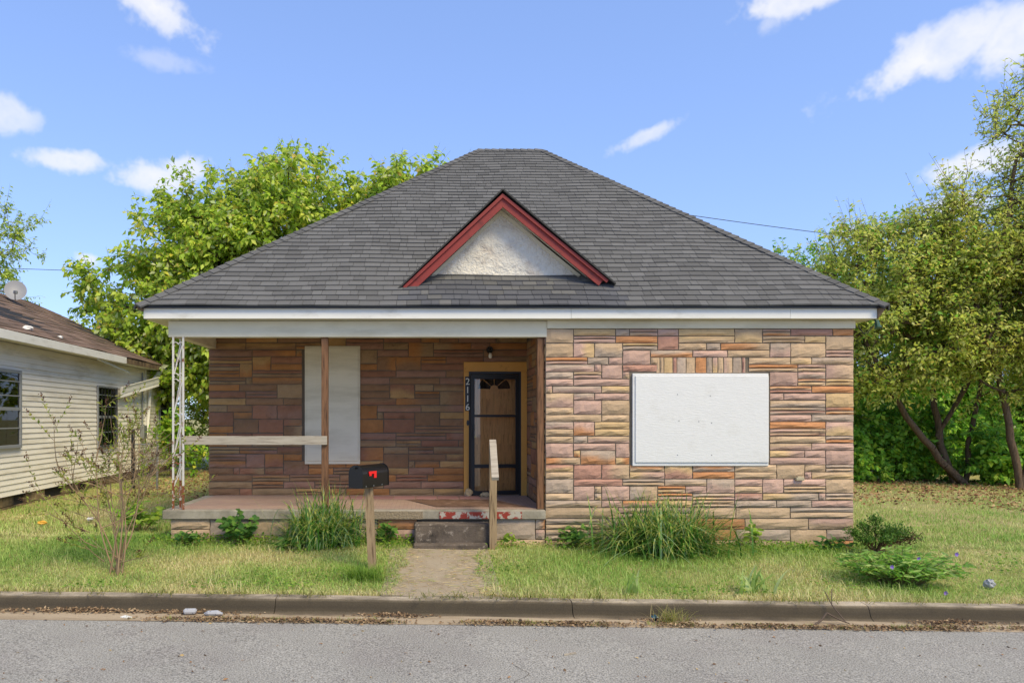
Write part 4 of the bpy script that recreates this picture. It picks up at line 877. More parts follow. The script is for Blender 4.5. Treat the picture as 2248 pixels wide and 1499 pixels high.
# right-hand side: leaning multi-stem tree, tall sparse tree, backing trees, understorey
RB = g(15.6, 21.5)
tree('leaning_tree', 'multi-stemmed tree with a long trunk leaning left over the lawn beside the house', [[(15.9, 21.6, RB, .11), (15.0, 21.4, RB+.75, .10), (13.9, 21.2, RB+2.0, .085), (13.0, 21.0, RB+3.3, .065), (12.5, 20.9, RB+4.3, .045)],
      [(15.7, 21.7, RB, .11), (15.3, 21.8, RB+1.2, .10), (15.1, 21.8, RB+2.6, .08), (14.9, 21.7, RB+4.4, .05)], [(16.2, 22.0, RB, .08), (16.4, 22.0, RB+1.6, .07), (16.7, 21.8, RB+3.6, .05)], [(15.2, 21.8, RB+1.4, .06), (16.0, 21.6, RB+3.0, .07), (16.2, 21.4, RB+4.6, .05)]],
     [(14.2, 20.9, 5.4, 2.6, 2.2, 2.1, 1.2), (16.6, 21.2, 5.8, 2.6, 2.2, 2.3, 1.1), (12.9, 20.6, 4.4, 1.5, 1.7, 1.3, .6), (15.6, 20.6, 3.7, 2.6, 1.3, 1.1, .6), (13.4, 21.2, 6.4, 1.8, 1.6, 1.3, .5), (12.6, 21.4, 3.0, 1.2, 1.2, .9, .4), (17.6, 21, 3.2, 1.2, 1.0, .9, .4), (13.7, 20.7, 3.1, 1.4, 1.0, .8, .5), (16.5, 20.5, 2.9, 1.6, .9, .8, .5)],
     1200, 7, .15, .48, [OL1, OL2, OL3, OLY, UG1], [4, 3, 3, 1.6, 1.2], 37, droop=.35, tw=(6, .55), shoots=110, shell=1.1, gap=-1.2)
tree('tall_tree', 'tall sparse olive-leaved tree at the right edge reaching highest into the sky', [[(17.9, 20.2, RB, .10), (17.6, 20.2, RB+1.8, .09), (17.2, 20.2, RB+3.6, .07), (17.4, 20.2, 6.5, .07), (17.8, 20.2, 9.0, .04)], [(17.9, 20.2, RB, .09), (18.3, 20.0, RB+2.0, .08), (18.6, 20.0, RB+4.5, .08), (18.8, 20, 8, .05)], [(17.3, 20.2, RB+3.0, .08), (16.4, 20.1, 5.6, .06), (15.7, 20.0, 7.4, .035)]],
     [(18.3, 20.2, 9.3, 1.3, 1.3, 2.3, .4), (17.4, 20.2, 6.6, 2.1, 1.6, 1.6, 1.0), (18.6, 20, 6.2, 2.1, 1.8, 2.4, 1.0), (15.9, 20.0, 7.5, .7, .7, 1.1, .28), (17.8, 19.8, 4.2, 2.2, 1.4, 1.2, .6)],
     760, 7, .125, .48, [OL1, OL2, OLY, OL3], [4, 3, 2, 2], 38, droop=.3, tw=(5, .6), shoots=120, shell=1.1, dx=-1.5, gap=-1.0)
tree('backing_tree', 'dense green tree filling the gap behind the leaning trunk', [[(14.0, 27.5, -.1, .2), (14.0, 27.5, 2.5, .16), (14.2, 27.4, 5, .1)]],
     [(14.0, 27.2, 5.6, 3.2, 2.2, 2.6, 1), (17.0, 27.6, 5.2, 3.0, 2.2, 3.0, .9), (12.6, 26.8, 3.8, 1.9, 1.6, 1.6, .5)], 800, 9, .15, .55, [UG1, UG2, G1, OL1], [3, 3, 2, 2], 39, droop=.5, tw=(5, .55), shoots=20, shell=1.0)
tree('backing_tree', 'dense dark green tree behind the tall sparse tree at the right edge', [[(22.0, 27.0, -.2, .22), (22.0, 27.0, 3, .16), (22.2, 27, 6, .1)]],
     [(21.6, 26.8, 5.4, 3.6, 2.4, 3.4, 1), (19.6, 27.4, 3.6, 2.6, 2, 2.2, .7)], 700, 9, .15, .55, [UG2, UG1, OL2, OL1], [3, 3, 2, 2], 40, droop=.5, tw=(5, .55), shoots=14, shell=1.0)
us = [(12.0, 22.4, 2.4, 1.7, 'bright green understorey shrub nearest the house corner'), (14.2, 22.9, 2.3, 1.9, 'bright green understorey shrub behind the leaning trunk'), (17.4, 21.9, 1.6, 1.5, 'leafy understorey shrub between the leaning tree and the tall tree'),
      (19.2, 21.2, 1.5, 1.5, 'leafy understorey shrub at the right edge of the lawn'), (10.8, 28.5, 3.6, 2.4, 'pale green shrub seen just past the right house corner'), (18.2, 26.6, 3.6, 2.6, 'tall dark green shrub deep in the shade behind the trunks'), (23.5, 25.5, 3.4, 2.8, 'tall green shrub cut off by the right edge behind the tall tree'), (14.0, 31, 4.2, 3.4, 'far dark green shrub behind the bright understorey'), (21.5, 31, 4.4, 3.6, 'far dark green shrub farthest to the right')]
for i, (x, y, h, wd, lab) in enumerate(us):
    gz0 = g(x, y); tree('understorey_shrub', lab, [[(x, y, gz0, .04), (x+.1, y, gz0+h*.4, .03), (x, y, gz0+h*.8, .02)], [(x+.3, y, gz0, .03), (x+.6, y+.1, gz0+h*.7, .02)]],
        [(x, y, gz0+h*.55, wd, .9, h*.55, 1), (x+.4, y-.3, gz0+h*.3, wd*.9, .8, h*.35, .6)], int(150*wd*h/3.2)+40, 8, .19, .6, [UG1, UG3, UG2, G1], [4, 3, 2, 2], 60+i, droop=.45, tw=(5, .42), group='understorey shrubs along the right of the lawn', shell=1.0)

# ------------------------------------------------------------------ lawn
def fn(x, y, s=0): return (np.sin(x*1.9+s)+np.sin(y*2.7-x*.8+s*2)+np.sin(x*4.3+y*3.1+s)*.6+np.sin(x*.7-y*1.1+s*3))/3.6
def lawn_ok(x, y, m=0.0):
    pathx0, pathx1 = -.34+.10*(y-7.7)/2+.09*fn(x*0+1, y*3, 2)+m, .56+.05*(y-7.7)/2+.09*fn(x*0+5, y*3, 4)-m
    on_path = (x > pathx0) & (x < pathx1) & (y < 9.95)
    porch = (x > -3.6) & (x < 1.75) & (y > 10.25); bay = (x > 1.6) & (x < 6.06) & (y > 10.28); step_ = (x > -.22) & (x < .9) & (y > 9.78)
    house_ = (x > -3.7) & (x < 6.06) & (y > 12); nbx = -7.72-.054*(y-13.1)
    return ~(on_path | porch | bay | step_ | house_ | ((x < nbx+.05) & (y > 10.15)))
def blades(n, xr, yr, h, wd, r, powy=1.0, pal=None, flat=.75, dens=None):
    m = int(n*2.6); u = r.random(m); y = yr[0]+(yr[1]-yr[0])*u**powy; px = r.uniform(-130, 2380, m); x = np.where(True, (px-VPX)*y/FPX, 0)
    if xr is not None: x = r.uniform(xr[0], xr[1], m)
    k = lawn_ok(x, y) & (y > 7.655+.03*np.sin(x*5)); 
    if dens is not None: k &= r.random(m) < dens(x, y)
    x, y = x[k][:n], y[k][:n]; n = len(x); z = gz(x, y)-.014
    f = fn(x, y)+.35*fn(x*2.3, y*2.1, 7); near = np.clip(1-(y-7.66)/.5, 0, 1); dry = np.clip(.36+.62*f+.55*near+r.normal(size=n)*.24, 0, 1)[:, None]
    g1, g2, st_ = A(S(138, 174, 80)), A(S(174, 192, 108)), A(S(218, 204, 154)); C = np.where(dry < .5, g1+(g2-g1)*dry*2, g2+(st_-g2)*(dry-.5)*2)*r.uniform(.78, 1.2, (n, 1))
    H = h*r.uniform(.5, 1.35, n)*(1+.3*fn(x*1.7, y*1.9, 3)); th = r.uniform(0, 6.283, n); b = flat*r.uniform(.3, 1.25, n); dx, dy = np.cos(th), np.sin(th); wv = wd*r.uniform(.7, 1.3, n)
    o = np.stack([x, y, z], 1); d = np.stack([dx, dy, np.zeros(n)], 1); s = np.stack([-dy, dx, np.zeros(n)], 1)*wv[:, None]/2
    mid = o+d*(H*b*.35)[:, None]+np.array([0, 0, 1])*(H*.62)[:, None]; tip = o+d*(H*b)[:, None]+np.array([0, 0, 1])*(H*(1-.28*b))[:, None]
    V = np.stack([o-s, o+s, mid+s*.8, mid-s*.8, tip], 1).reshape(-1, 3); F = (np.arange(n)[:, None, None]*5+np.array([(0, 1, 2), (0, 2, 3), (3, 2, 4)])[None]).reshape(-1, 3)
    return V, F, np.repeat(C, 5, 0)
rl = np.random.default_rng(77); sp = Soup()
sp.add(*blades(125000, None, (7.66, 10.45), .052, .0048, rl, 1.0, flat=1.15, dens=lambda x, y: np.clip(1.15-.9*np.clip(fn(x*.8, y*.9, 4.4)-.15, 0, 1), .15, 1)))
sp.add(*blades(60000, None, (10.3, 23), .065, .008, rl, 1.7, flat=1.0))
sp.add(*blades(12000, None, (7.7, 10.4), .125, .005, rl, 1.0, flat=1.2, dens=lambda x, y: np.clip(.15+fn(x, y, 5)*1.4, 0, 1)))
tag(sp.build('lawn_grass', m_blade), 'short patchy green and straw-coloured lawn grass in front of the houses', 'grass', kind='stuff')
# creeping weeds along the foot of the porch and the wall
sp = Soup(); n = 5200; x = rl.uniform(-4.6, 6.2, n); y = np.where(x < 1.6, 10.24, 10.22)-np.abs(rl.normal(size=n))*.26; k = lawn_ok(x, y) & (rl.random(n) < np.clip(.55+fn(x*1.3, y*0, 9), .05, 1)); x, y = x[k], y[k]; n = len(x)
P = np.stack([x, y, gz(x, y)+rl.uniform(.01, .11, n)], 1); D = np.stack([rl.normal(size=n), rl.normal(size=n)-.4, rl.uniform(-.1, .5, n)], 1)
sp.add(*leaf_arrays(P, D, rl.uniform(.025, .06, n), rl.uniform(.02, .045, n), pick([S(110, 148, 44), S(88, 128, 40), S(146, 172, 60)], [3, 2, 2], n, rl), rl))
tag(sp.build('ground_weeds', m_leaf), 'small green weeds creeping along the foot of the porch and wall', 'weeds', kind='stuff')
# dead leaves: under the trees on the right, and along the gutter
def litter(n, xf, yf, zf, size, seed, name, lab, pal=None):
    r = np.random.default_rng(seed); x, y = xf(r, n), yf(r, n); P = np.stack([x, y, zf(r, x, y)], 1); D = np.stack([r.normal(size=n), r.normal(size=n), r.uniform(-.15, .35, n)], 1); sp = Soup()
    sp.add(*leaf_arrays(P, D, r.uniform(.6, 1.3, n)*size, r.uniform(.4, .75, n)*size, pick(pal or [S(140, 102, 70), S(172, 136, 98), S(104, 76, 54), S(190, 158, 120)], [3, 3, 2, 1.4], n, r), r, fold=.35))
    tag(sp.build(name, m_litter), lab, 'leaf litter', kind='stuff')
def right_xy(r, n):
    y = 14.5+8.5*r.random(n)**.75; return y
_r = np.random.default_rng(5); _y = right_xy(_r, 4800); _x = 6.3+_r.random(4800)**.9*(16-6.3+(_y-14)*.3); k = (_y > 15.8+1.2*fn(_x, _y)-.15*(_x-8))
_x, _y = _x[k], _y[k]; litter(len(_x), lambda r, n: _x, lambda r, n: _y, lambda r, x, y: gz(x, y)+.05*r.random(len(x)), .085, 6, 'fallen_leaves', 'brown fallen leaves on the lawn below the right-hand trees')
_y2 = np.random.default_rng(9).uniform(15, 24, 1600); _x2 = np.random.default_rng(10).uniform(-7.2, -3.8, 1600); litter(1600, lambda r, n: _x2, lambda r, n: _y2, lambda r, x, y: gz(x, y)+.03*r.random(len(x)), .08, 11, 'fallen_leaves', 'brown fallen leaves on the ground between the two houses')
piles = [(-4.6, .5, 7.36, .6), (-3.5, .9, 7.40, .8), (-2.4, .6, 7.39, .7), (-2.0, .8, 7.15, 1), (-1.2, .6, 7.14, 1), (-.55, .35, 7.14, .9), (-.35, .4, 7.37, .7), (.75, .5, 7.15, 1), (1.5, .6, 7.14, 1), (2.35, .35, 7.3, .6), (2.5, .3, 7.15, .8), (3.3, .6, 7.14, 1), (4.2, .7, 7.13, 1), (5.0, .5, 7.15, 1), (5.3, .5, 7.35, .8), (6.2, .6, 7.2, 1), (-5.3, .7, 7.2, .9), (7.2, .6, 7.15, 1)]
pr = np.random.default_rng(12); PX_, PY_, PZ_ = [], [], []
for (cx, hw, cy, dn) in piles:
    m = int(380*dn*hw/.6); xx = cx+pr.normal(size=m)*hw*.5; yy = cy+pr.normal(size=m)*.035; PX_.append(xx); PY_.append(yy); PZ_.append(-.19+sl(xx)+.008+.035*np.exp(-((xx-cx)/hw)**2*2-((yy-cy)/.04)**2)*pr.random(m))
PX_, PY_, PZ_ = map(np.concatenate, (PX_, PY_, PZ_))
litter(len(PX_), lambda r, n: PX_, lambda r, n: PY_, lambda r, x, y: PZ_+.004, .034, 13, 'gutter_leaves', 'dead brown leaves heaped along the gutter and the road edge', [S(128, 104, 78), S(154, 128, 98), S(98, 78, 60), S(172, 148, 116)])
# grass growing in the gutter joint and over the kerb
def tuft(sp, cx, cy, z, n, h, spread, pal, r, wd=.005, bend=1.0, segs=4, bands=None, arc=(0, 6.283)):
    for _ in range(n):
        x0, y0 = cx+r.normal()*spread*.35, cy+r.normal()*spread*.25; th = r.uniform(*arc); H = h*r.uniform(.55, 1.15); b = bend*r.uniform(.25, 1.1); out = np.array([math.cos(th), math.sin(th)*.8])*spread*b
        w = wd*r.uniform(.7, 1.3); s = np.array([-math.sin(th), math.cos(th), 0])*w/2; c = A(pal[r.integers(len(pal))])*r.uniform(.8, 1.2); V = []; C = []
        ph = r.uniform(0, 6.28)
        for k in range(segs+1):
            f = k/segs; zz = H*(f*1.3-(.55+.35*(bands is not None))*b*f**2.2); p = np.array([x0+out[0]*f**1.5, y0+out[1]*f**1.5, z+max(zz, .004)]); ww = (1-f**2.2) if k < segs else .05
            V += [p-s*max(ww, .06), p+s*max(ww, .06)]; cc = c
            if bands is not None and f > .25 and math.sin(ph+k*2.35) > .62: cc = A(bands)
            elif bands is not None and r.random() < .0: cc = c
            C += [cc, cc]
        F = []
        for k in range(segs): F += [(2*k, 2*k+1, 2*k+3), (2*k, 2*k+3, 2*k+2)]
        sp.add(np.array(V), np.array(F), np.array(C))
rt = np.random.default_rng(14); sp = Soup(); GP = [S(140, 152, 70), S(170, 168, 92), S(120, 140, 58), S(196, 180, 124)]
for (cx, hw, cy, dn) in piles:
    if cy < 7.25:
        for _ in range(int(26*dn*hw/.6)): tuft(sp, cx+rt.normal()*hw*.5, cy+.01+rt.normal()*.015, -.19+float(sl(cx)), 8, .05, .055, GP, rt, .004)
for cx in np.arange(-5.5, 7.5, .11):
    if rt.random() < .35+.6*(math.sin(cx*2.1)+math.sin(cx*.9+1) > .1): tuft(sp, cx+rt.normal()*.08, 7.62, float(sl(cx))-.05, rt.integers(6, 20), .10, .19, GP, rt, .008, 1.3, 5, None, (3.5, 5.9))
tag(sp.build('kerb_grass', m_blade), 'thin grass growing over the kerb and in the gutter joint', 'grass', kind='stuff')

# ------------------------------------------------------------------ single plants
def plant(name, lab, cat, base, soup_fn, mats=None, group=None, stem=None):
    """thing with foliage (and stems)"""
    t = empty(name, base); tag(t, lab, cat, group); sp = Soup(); soup_fn(sp); sp.build('leaves', m_leaf, t)
    if stem: st_ = Soup(); stem(st_); st_.build('stems', m_twig, t)
    return t
ZG = [S(84, 138, 48), S(64, 112, 38), S(104, 154, 62), S(150, 178, 128)]
for (px, d, hh, spd, n, seed, lab) in ((705, 9.98, .84, .60, 560, 51, 'tall clump of yellow-banded ornamental grass in front of the porch'), (1452, 9.86, .86, .90, 900, 52, 'wide clump of yellow-banded ornamental grass below the white boarded window')):
    x = PX(px, d); z = g(x, d); r5 = np.random.default_rng(seed)
    plant('ornamental_grass', lab, 'ornamental grass', (x, d, z), lambda sp: (tuft(sp, x, d, z, n, hh, spd, ZG, r5, .019, 1.3, 16, S(206, 204, 110)), tuft(sp, x, d-.05, z, n//3, hh*.5, spd*.95, ZG, r5, .016, 1.5, 12, S(200, 200, 110))), group='ornamental grass clumps')
def leafy(x, y, h, spread, nst, nl, ll, lw, pal, seed, broad=True, zoff=0):
    r = np.random.default_rng(seed); z = g(x, y)+zoff; E = []; P = []; D = []; L_ = []
    for i in range(nst):
        th = r.uniform(0, 6.28); q = r.random()**.6*spread; tip = np.array([x+math.cos(th)*q, y+math.sin(th)*q*.7, z+h*r.uniform(.55, 1)*(1-.35*(q/spread)**2)]); b = np.array([x+math.cos(th)*q*.25, y+math.sin(th)*q*.2, z]); pts = [b+(tip-b)*f+np.array([0, 0, .08*h*math.sin(math.pi*f)]) for f in np.linspace(0, 1, 5)]
        for k in range(4): E.append((pts[k], pts[k+1], .0045-.0007*k, .004-.0007*k))
        for k in range(nl):
            f = .3+.7*(k+r.random())/nl; j = min(int(f*4), 3); p = pts[j]+(pts[j+1]-pts[j])*(f*4-j); a = r.uniform(0, 6.28); P.append(p); D.append((math.cos(a), math.sin(a)-.25, r.uniform(-.35, .45))); L_.append(ll*r.uniform(.55, 1.15))
    P, D, L_ = np.array(P), np.array(D), np.array(L_); N = len(P); C = pick(pal, [1]*len(pal), N, r)
    def f1(sp): sp.add(*leaf_arrays(P, D, L_, L_*lw, C, r, fold=.12, broad=broad))
    def f2(sp): V, F = frusta(E, r, 4); sp.add(V, F, np.tile(A(S(108, 98, 58)), (len(V), 1)))
    return f1, f2
WD = [S(96, 140, 62), S(116, 156, 66), S(80, 122, 56)]; LG = [S(150, 186, 66), S(176, 200, 80), S(128, 170, 60)]
weeds = [(524, 10.0, .50, .34, 16, 9, .115, .8, WD, 'broad-leaved weed climbing over the front of the porch slab'), (302, 11.0, .50, .55, 26, 9, .12, .55, LG, 'light green weed patch beside the left corner of the porch'), (405, 9.9, .22, .32, 14, 7, .09, .6, WD, 'low weed at the foot of the porch corner below the iron column'),
         (848, 10.12, .34, .16, 5, 5, .14, .85, WD, 'lobed green weed against the porch base right of the mailbox post'), (1268, 10.02, .34, .30, 14, 8, .11, .8, WD, 'bushy green weed at the foot of the wall beside the porch end'), (1650, 10.08, .40, .16, 5, 6, .10, .8, LG, 'yellow-green seedling below the right end of the white boarded window'),
         (1122, 9.98, .26, .12, 3, 4, .10, .85, LG, 'small yellow-green seedling right of the handrail post'), (640, 9.72, .20, .3, 10, 7, .11, .6, WD, 'low pale weed in front of the tall ornamental grass'), (1835, 10.05, .22, .28, 10, 7, .12, .45, WD, 'feathery grey-green weed at the right house corner')]
for i, (px, d, h, sp_, ns, nl, ll, lw, pal, lab) in enumerate(weeds):
    x = PX(px, d); f1, f2 = leafy(x, d, h, sp_, ns, nl, ll, lw, pal, 80+i); plant('weed', lab, 'weed', (x, d, g(x, d)), f1, stem=f2, group='weeds around the house')
# low flowering perennial bush
x, d = PX(1975, 8.45), 8.45; f1, f2 = leafy(x, d, .46, .78, 120, 13, .12, .22, [S(126, 176, 66), S(150, 190, 80), S(176, 200, 112), S(104, 150, 58)], 95)
pb_ = plant('flowering_bush', 'low bush of narrow green leaves with few purple flowers by the kerb', 'bush', (x, d, g(x, d)), f1, stem=f2)
m_purple = mat('purple_petals', S(140, 112, 196), rough=.6, vary=.1, leaf=.3)
for k, (px, py, dd) in enumerate(((1957, 1244, 8.1), (2099, 1216, 8.3), (2075, 1301, 7.9), (2016, 1226, 8.3))):
    c = Vector((PX(px, dd), dd, PZ(py, dd))); mb = MB()
    for j in range(5):
        a = j*1.2566; u = Vector((math.cos(a), -.5, math.sin(a))).normalized(); v = u.cross(Vector((0, -1, 0))).normalized(); mb.add([c, c+u*.018+v*.012, c+u*.03, c+u*.018-v*.012], [(0, 1, 2, 3)])
    mb.build('flower', m_purple, pb_)
# dark low conifer
x, d = PX(1925, 9.85), 9.85; z = g(x, d); r6 = np.random.default_rng(97); E = []; P = []; D = []; C = []
arms = [(-.36, .0, .30), (-.18, .05, .40), (-.02, 0, .50), (.12, -.05, .34), (.28, 0, .36), (.44, .02, .30), (.52, 0, .22), (.05, -.15, .22), (-.22, -.1, .2)]
for ax_, ay_, az_ in arms:
    tip = np.array([x+ax_, d+ay_, z+az_]); b = np.array([x-.02, d, z]); m1 = b+(tip-b)*.5+np.array([0, 0, .05]); E += [(b, m1, .014, .01), (m1, tip, .01, .005)]
    for q in range(330):
        f = .35+.65*r6.random()**.6; p = b+(tip-b)*f+np.array([0, 0, .05*math.sin(math.pi*f)])+r6.normal(size=3)*np.array([.04, .045, .032]); P.append(p); D.append(unit(np.array([ax_*.5, ay_, .5])+r6.normal(size=3)*.6)); dead = (p[2]-z < .17) or (ax_ > .5); C.append(A(S(92, 70, 46) if dead and r6.random() < .75 else (S(78, 116, 44) if r6.random() < .6 else S(110, 150, 54)))*r6.uniform(.75, 1.2))
P, D, C = np.array(P), np.array(D), np.array(C)
def f1(sp): sp.add(*leaf_arrays(P, D, r6.uniform(.03, .055, len(P)), .016, C, r6))
def f2(sp): V, F = frusta(E, r6, 5); sp.add(V, F, np.tile(A(S(96, 72, 52)), (len(V), 1)))
plant('conifer_shrub', 'small dark spreading conifer shrub with brown undersides at the house corner', 'shrub', (x, d, z), f1, stem=f2)
# irises
for (px, d, n, spd, lab, seed) in ((1652, 7.98, 26, .30, 'grey-green iris clump with broad leaves near the kerb', 961), (1392, 7.86, 12, .16, 'small pale iris clump near the kerb left of the larger one', 962)):
    x = PX(px, d); r7 = np.random.default_rng(seed); z = g(x, d)
    plant('iris', lab, 'iris', (x, d, z), lambda sp: tuft(sp, x, d, z, n, .27, spd, [S(178, 200, 120), S(158, 186, 100), S(198, 212, 144)], r7, .036, 1.1, 8), group='iris clumps by the kerb')
x, d = PX(800, 8.35), 8.35; r8 = np.random.default_rng(98)
plant('grass_tuft', 'bright green grass tuft at the foot of the mailbox post', 'grass tuft', (x, d, g(x, d)), lambda sp: tuft(sp, x, d, g(x, d), 420, .17, .34, [S(124, 160, 58), S(146, 178, 72), S(104, 142, 50)], r8, .005, 1.0, 5))
x, d = PX(1475, 7.28), 7.28
plant('grass_tuft', 'straggly grass tuft growing out of the gutter', 'grass tuft', (x, d, -.2+float(sl(x))), lambda sp: tuft(sp, x, d, -.19+float(sl(x)), 170, .16, .22, [S(168, 168, 88), S(140, 152, 70), S(200, 182, 124)], r8, .004, 1.1, 5))
# leggy butterfly bush on the left
bx_, by_ = PX(248, 8.45), 8.45; bz_ = g(bx_, by_); r9 = np.random.default_rng(99); E = []; LP = []; LD = []; HP = []
def shoot(p, dv, L_, rad, depth):
    n = 6; q = p.copy(); dv = unit(dv)
    for k in range(n):
        dv = unit(dv+r9.normal(size=3)*.09+np.array([0, 0, .03])); q2 = q+dv*L_/n; E.append((q, q2, rad*(1-.11*k), rad*(1-.11*(k+1)))); q = q2
        if depth > 0 and k >= 2:
            for _ in range(2 if depth > 1 else 1):
                if r9.random() < .55: shoot(q, dv+r9.normal(size=3)*np.array([.75, .5, .4]), L_*r9.uniform(.3, .55), rad*.5, depth-1)
        if depth == 0:
            for _ in range(2): LP.append(q); LD.append(dv+r9.normal(size=3)*.8)
    if depth <= 1 and r9.random() < .55: HP.append((q, dv))
for k in range(10):
    a = r9.uniform(0, 6.28); q = r9.random()*.14; p = np.array([bx_+math.cos(a)*q+.04, by_+math.sin(a)*q, bz_-.02]); tl_ = np.array([r9.normal()*.24, r9.normal()*.2, 1]); shoot(p, tl_, r9.uniform(1.0, 1.5), .0115, 2)
for k in range(8):
    a = r9.uniform(0, 6.28); p = np.array([bx_+r9.normal()*.12, by_+r9.normal()*.1, bz_+.1+r9.random()*.6]); shoot(p, np.array([r9.normal()*.9, r9.normal()*.5, .35]), r9.uniform(.5, 1.05), .006, 1)
LP, LD = np.array(LP), np.array(LD); n = len(LP)
def f1(sp):
    sp.add(*leaf_arrays(LP, LD, r9.uniform(.03, .075, n), .02, pick([S(150, 162, 60), S(118, 136, 56), S(176, 172, 80)], [3, 2, 1], n, r9), r9))
    for q, dv in HP:   # dried flower heads
        m = 22; f = r9.random((m, 1)); sp.add(*leaf_arrays(q+dv*f*.10+r9.normal(size=(m, 3))*.008, r9.normal(size=(m, 3))+dv, .022, .014, pick([S(104, 70, 48), S(84, 58, 44), S(130, 92, 62)], [1, 1, 1], m, r9), r9))
def f2(sp): V, F = frusta(E, r9, 4); sp.add(V, F, np.tile(A(S(152, 128, 98)), (len(V), 1))*r9.uniform(.8, 1.15, (len(V), 1)))
plant('butterfly_bush', 'leggy butterfly bush with bare brown stems and dried flower heads on the left lawn', 'bush', (bx_, by_, bz_), f1, stem=f2)
# twig tangle by the gate
E2 = []; tx, ty = PX(318, 15.5), 15.5; r10 = np.random.default_rng(101)
for k in range(70):
    p = np.array([tx+r10.normal()*.25, ty+r10.normal()*.2, .1+r10.random()*.9]); dv = unit(np.array([r10.normal()*.8+.35, r10.normal()*.4, .5+r10.random()*.5])); q = p
    for j in range(4): dv = unit(dv+r10.normal(size=3)*.15-np.array([0, 0, .08])); q2 = q+dv*.22; E2.append((q, q2, .006, .004)); q = q2
V, F = frusta(E2, r10, 3); o = empty('dead_brush', (tx, ty, .1)); tag(np_mesh('twigs', V, F, np.tile(A(S(150, 128, 108)), (len(V), 1)), m_twig, o), kind='stuff'); tag(o, 'tangle of dead grey twigs in front of the chain-link gate', 'brush')

# ------------------------------------------------------------------ small litter
def gzr(x): return -.186+float(sl(x))
x = PX(417, 7.33); o = MB().tube([(x-.06, 7.33, gzr(x)+.034), (x-.05, 7.33, gzr(x)+.036), (x+.05, 7.345, gzr(x)+.034), (x+.06, 7.345, gzr(x)+.03)], [.02, .031, .031, .018], 10).build('crushed_can', m_can, origin=(x, 7.33, gzr(x))); tag(o, 'silver crushed can lying in the gutter leaves', 'can')
x = PX(468, 7.3); o = MB().tube([(x-.09, 7.3, gzr(x)+.024), (x-.05, 7.3, gzr(x)+.03), (x+.04, 7.31, gzr(x)+.028), (x+.09, 7.315, gzr(x)+.02)], [.008, .026, .03, .012], 8).build('crumpled_wrapper', m_can, origin=(x, 7.3, gzr(x))); tag(o, 'crumpled grey and white wrapper right of the crushed can', 'wrapper')
x = PX(1437, 7.34); o = blob('blue_wrapper', x, 7.34, gzr(x)+.035, .045, .03, .03, mat('blue_foil', S(52, 92, 108), rough=.35, c2=S(20, 24, 28), t2=.5, s2=20), 70, 'dark blue wrapper beside the gutter grass tuft', 'wrapper')
x = PX(275, 7.18); o = MB().hexa([(x-.06, 7.2, gzr(x)+.003), (x+.03, 7.17, gzr(x)+.003), (x+.06, 7.19, gzr(x)+.003), (x-.02, 7.23, gzr(x)+.003), (x-.06, 7.2, gzr(x)+.012), (x+.03, 7.17, gzr(x)+.008), (x+.06, 7.19, gzr(x)+.015), (x-.02, 7.23, gzr(x)+.02)]).build('paper_scrap', m_tuft, origin=(x, 7.2, gzr(x))); tag(o, 'white paper scrap on the gutter concrete at the left', 'paper')
x = PX(2172, 8.3); blob('plastic_bag', x, 8.3, g(x, 8.3)+.05, .06, .05, .05, m_can, 71, 'crumpled white plastic bag in the grass right of the flowering bush', 'bag')
x = PX(92, 11.4); blob('yellow_wrapper', x, 11.4, g(x, 11.4)+.05, .07, .05, .03, mat('yellow_plastic', S(214, 160, 54), rough=.5, vary=.2), 72, 'yellow wrapper lying on the left lawn before the foundation', 'wrapper')
x = PX(198, 11.9); blob('white_scrap', x, 11.9, g(x, 11.9)+.05, .06, .05, .03, m_tuft, 73, 'white scrap on the grass near the foundation of the siding house', 'litter')
# fallen branch leaning on the kerb
x = PX(1810, 7.3); z0 = gzr(x)
E3 = [((x-.16, 7.2, z0+.012), (x-.05, 7.26, z0+.05), .011, .010), ((x-.05, 7.26, z0+.05), (x+.01, 7.28, z0+.115), .010, .009), ((x+.01, 7.28, z0+.115), (x+.13, 7.26, z0+.05), .009, .008), ((x+.13, 7.26, z0+.05), (x+.22, 7.25, z0+.018), .008, .006), ((x+.2, 7.27, z0+.02), (x+.14, 7.42, z0+.16), .006, .005), ((x+.14, 7.42, z0+.16), (x+.11, 7.5, z0+.28), .005, .004), ((x+.14, 7.42, z0+.16), (x+.18, 7.5, z0+.3), .004, .003)]
V, F = frusta([tuple(np.array(e) if i < 2 else e for i, e in enumerate(q)) for q in E3], rl, 6); o = np_mesh('fallen_branch', V, F, np.tile(A(S(92, 78, 66)), (len(V), 1)), m_twig, origin=(x, 7.26, z0)); tag(o, 'crooked dead branch lying in the gutter against the kerb', 'branch')
for i, (px, py, lab) in enumerate(((1253, 1421, 'pale stick lying on the asphalt right of centre'),)):
    d = 6.2; x = PX(px, d); zz = float(sl(x))-.19+.02*.93*.5; o = MB().bar((x-.06, d, zz+.008), (x+.05, d+.05, zz+.01), .012).build('stick', m_greywood, origin=(x, d, zz)); tag(o, lab, 'stick')

sp = Soup(); n = 1500; x = rl.uniform(-.5, .75, n); y = rl.uniform(7.68, 9.8, n); th = rl.uniform(0, 6.283, n); k = rl.random(n) < np.clip(.25+1.1*np.abs((x-.12)/.45)**2+.3*fn(x*3, y*2), 0, 1); x, y, th = x[k], y[k], th[k]; n = len(x)
sp.add(*leaf_arrays(np.stack([x, y, gz(x, y)+.012], 1), np.stack([np.cos(th), np.sin(th), np.full(n, .04)], 1), rl.uniform(.04, .16, n), .005, pick([S(206, 186, 136), S(176, 150, 106), S(150, 156, 80)], [3, 2, 2], n, rl), rl))
tag(sp.build('path_straw', m_litter), 'dry straw and grass clippings scattered over the front path', 'straw', kind='stuff')

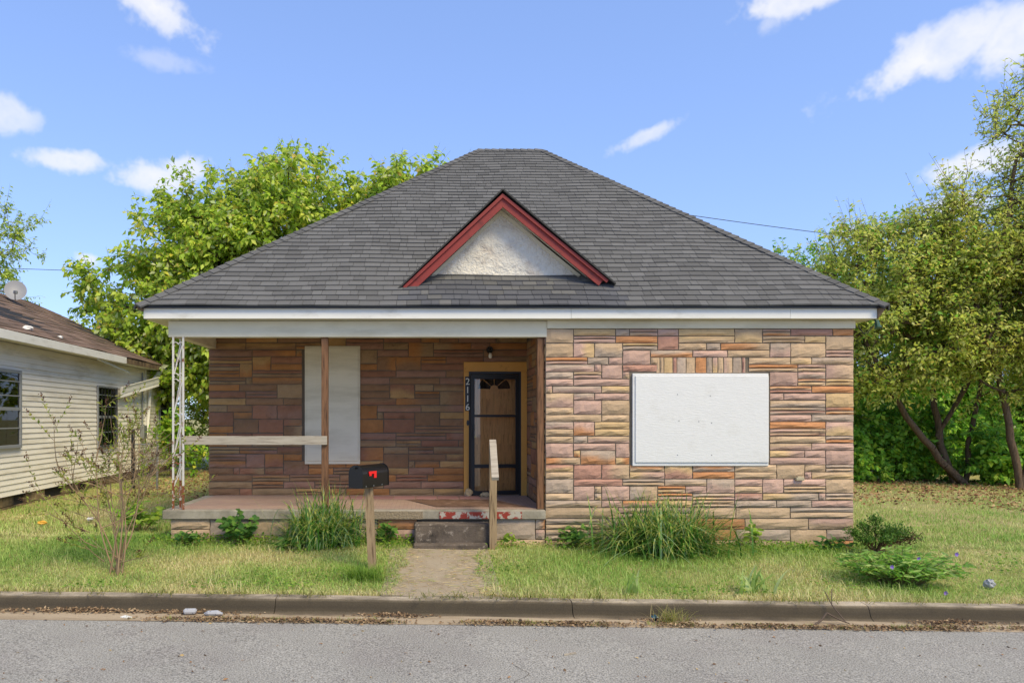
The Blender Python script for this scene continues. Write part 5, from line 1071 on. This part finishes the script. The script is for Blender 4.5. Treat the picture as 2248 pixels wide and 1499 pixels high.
# broad-leaved lawn weeds in patches, stray leaves and twigs on the road, a crack in the asphalt
sp = Soup(); n = 9000; y = rl.uniform(7.75, 10.3, n); x = (rl.uniform(-60, 2300, n)-VPX)*y/FPX; k = lawn_ok(x, y) & (fn(x*1.4, y*1.7, 6.1) > .30); x, y = x[k], y[k]; n = len(x)
sp.add(*leaf_arrays(np.stack([x, y, gz(x, y)+rl.uniform(.015, .05, n)], 1), np.stack([rl.normal(size=n), rl.normal(size=n), rl.uniform(0, .5, n)], 1), rl.uniform(.025, .055, n), rl.uniform(.015, .03, n), pick([S(124, 164, 60), S(104, 142, 54), S(154, 182, 76)], [3, 2, 2], n, rl), rl))
tag(sp.build('lawn_weeds', m_leaf), 'low broad-leaved weeds growing in patches of the lawn', 'weeds', kind='stuff')
n = 150; y = rl.uniform(5.2, 7.1, n); x = (rl.uniform(-20, 2270, n)-VPX)*y/FPX; th = rl.uniform(0, 6.283, n); sp = Soup()
zr = sl(x)-.19+.01*(7.13-y)+.006
sp.add(*leaf_arrays(np.stack([x, y, zr], 1), np.stack([np.cos(th), np.sin(th), np.full(n, .08)], 1), rl.uniform(.015, .05, n), rl.uniform(.006, .022, n), pick([S(150, 116, 82), S(112, 88, 64), S(186, 160, 112)], [2, 2, 1], n, rl), rl))
tag(sp.build('road_litter', m_litter), 'stray dead leaves and bits scattered over the asphalt', 'leaf litter', kind='stuff')
mb = MB(); pts = []; yy, xx = 5.95, PX(1125, 6.0)
while yy > 2.0:
    pts.append((xx, yy)); yy -= rl.uniform(.05, .12); xx += rl.normal()*.028-.012
for i in range(len(pts)-1):
    (a0, b0), (a1, b1) = pts[i], pts[i+1]; w0, w1 = (.001+.002*math.sin(i*1.3)**2), (.001+.002*math.sin((i+1)*1.3)**2); zf = lambda a, b: float(sl(a))-.19+.01*(7.13-b)+.004
    mb.add([(a0-w0, b0, zf(a0, b0)), (a0+w0, b0, zf(a0, b0)), (a1+w1, b1, zf(a1, b1)), (a1-w1, b1, zf(a1, b1))], [(0, 1, 2, 3)])
tag(mb.build('road_crack', mat('crack_dirt', S(84, 76, 66), rough=1)), kind='structure')

for o in bpy.data.objects:
    if '_local' in o: del o['_local']
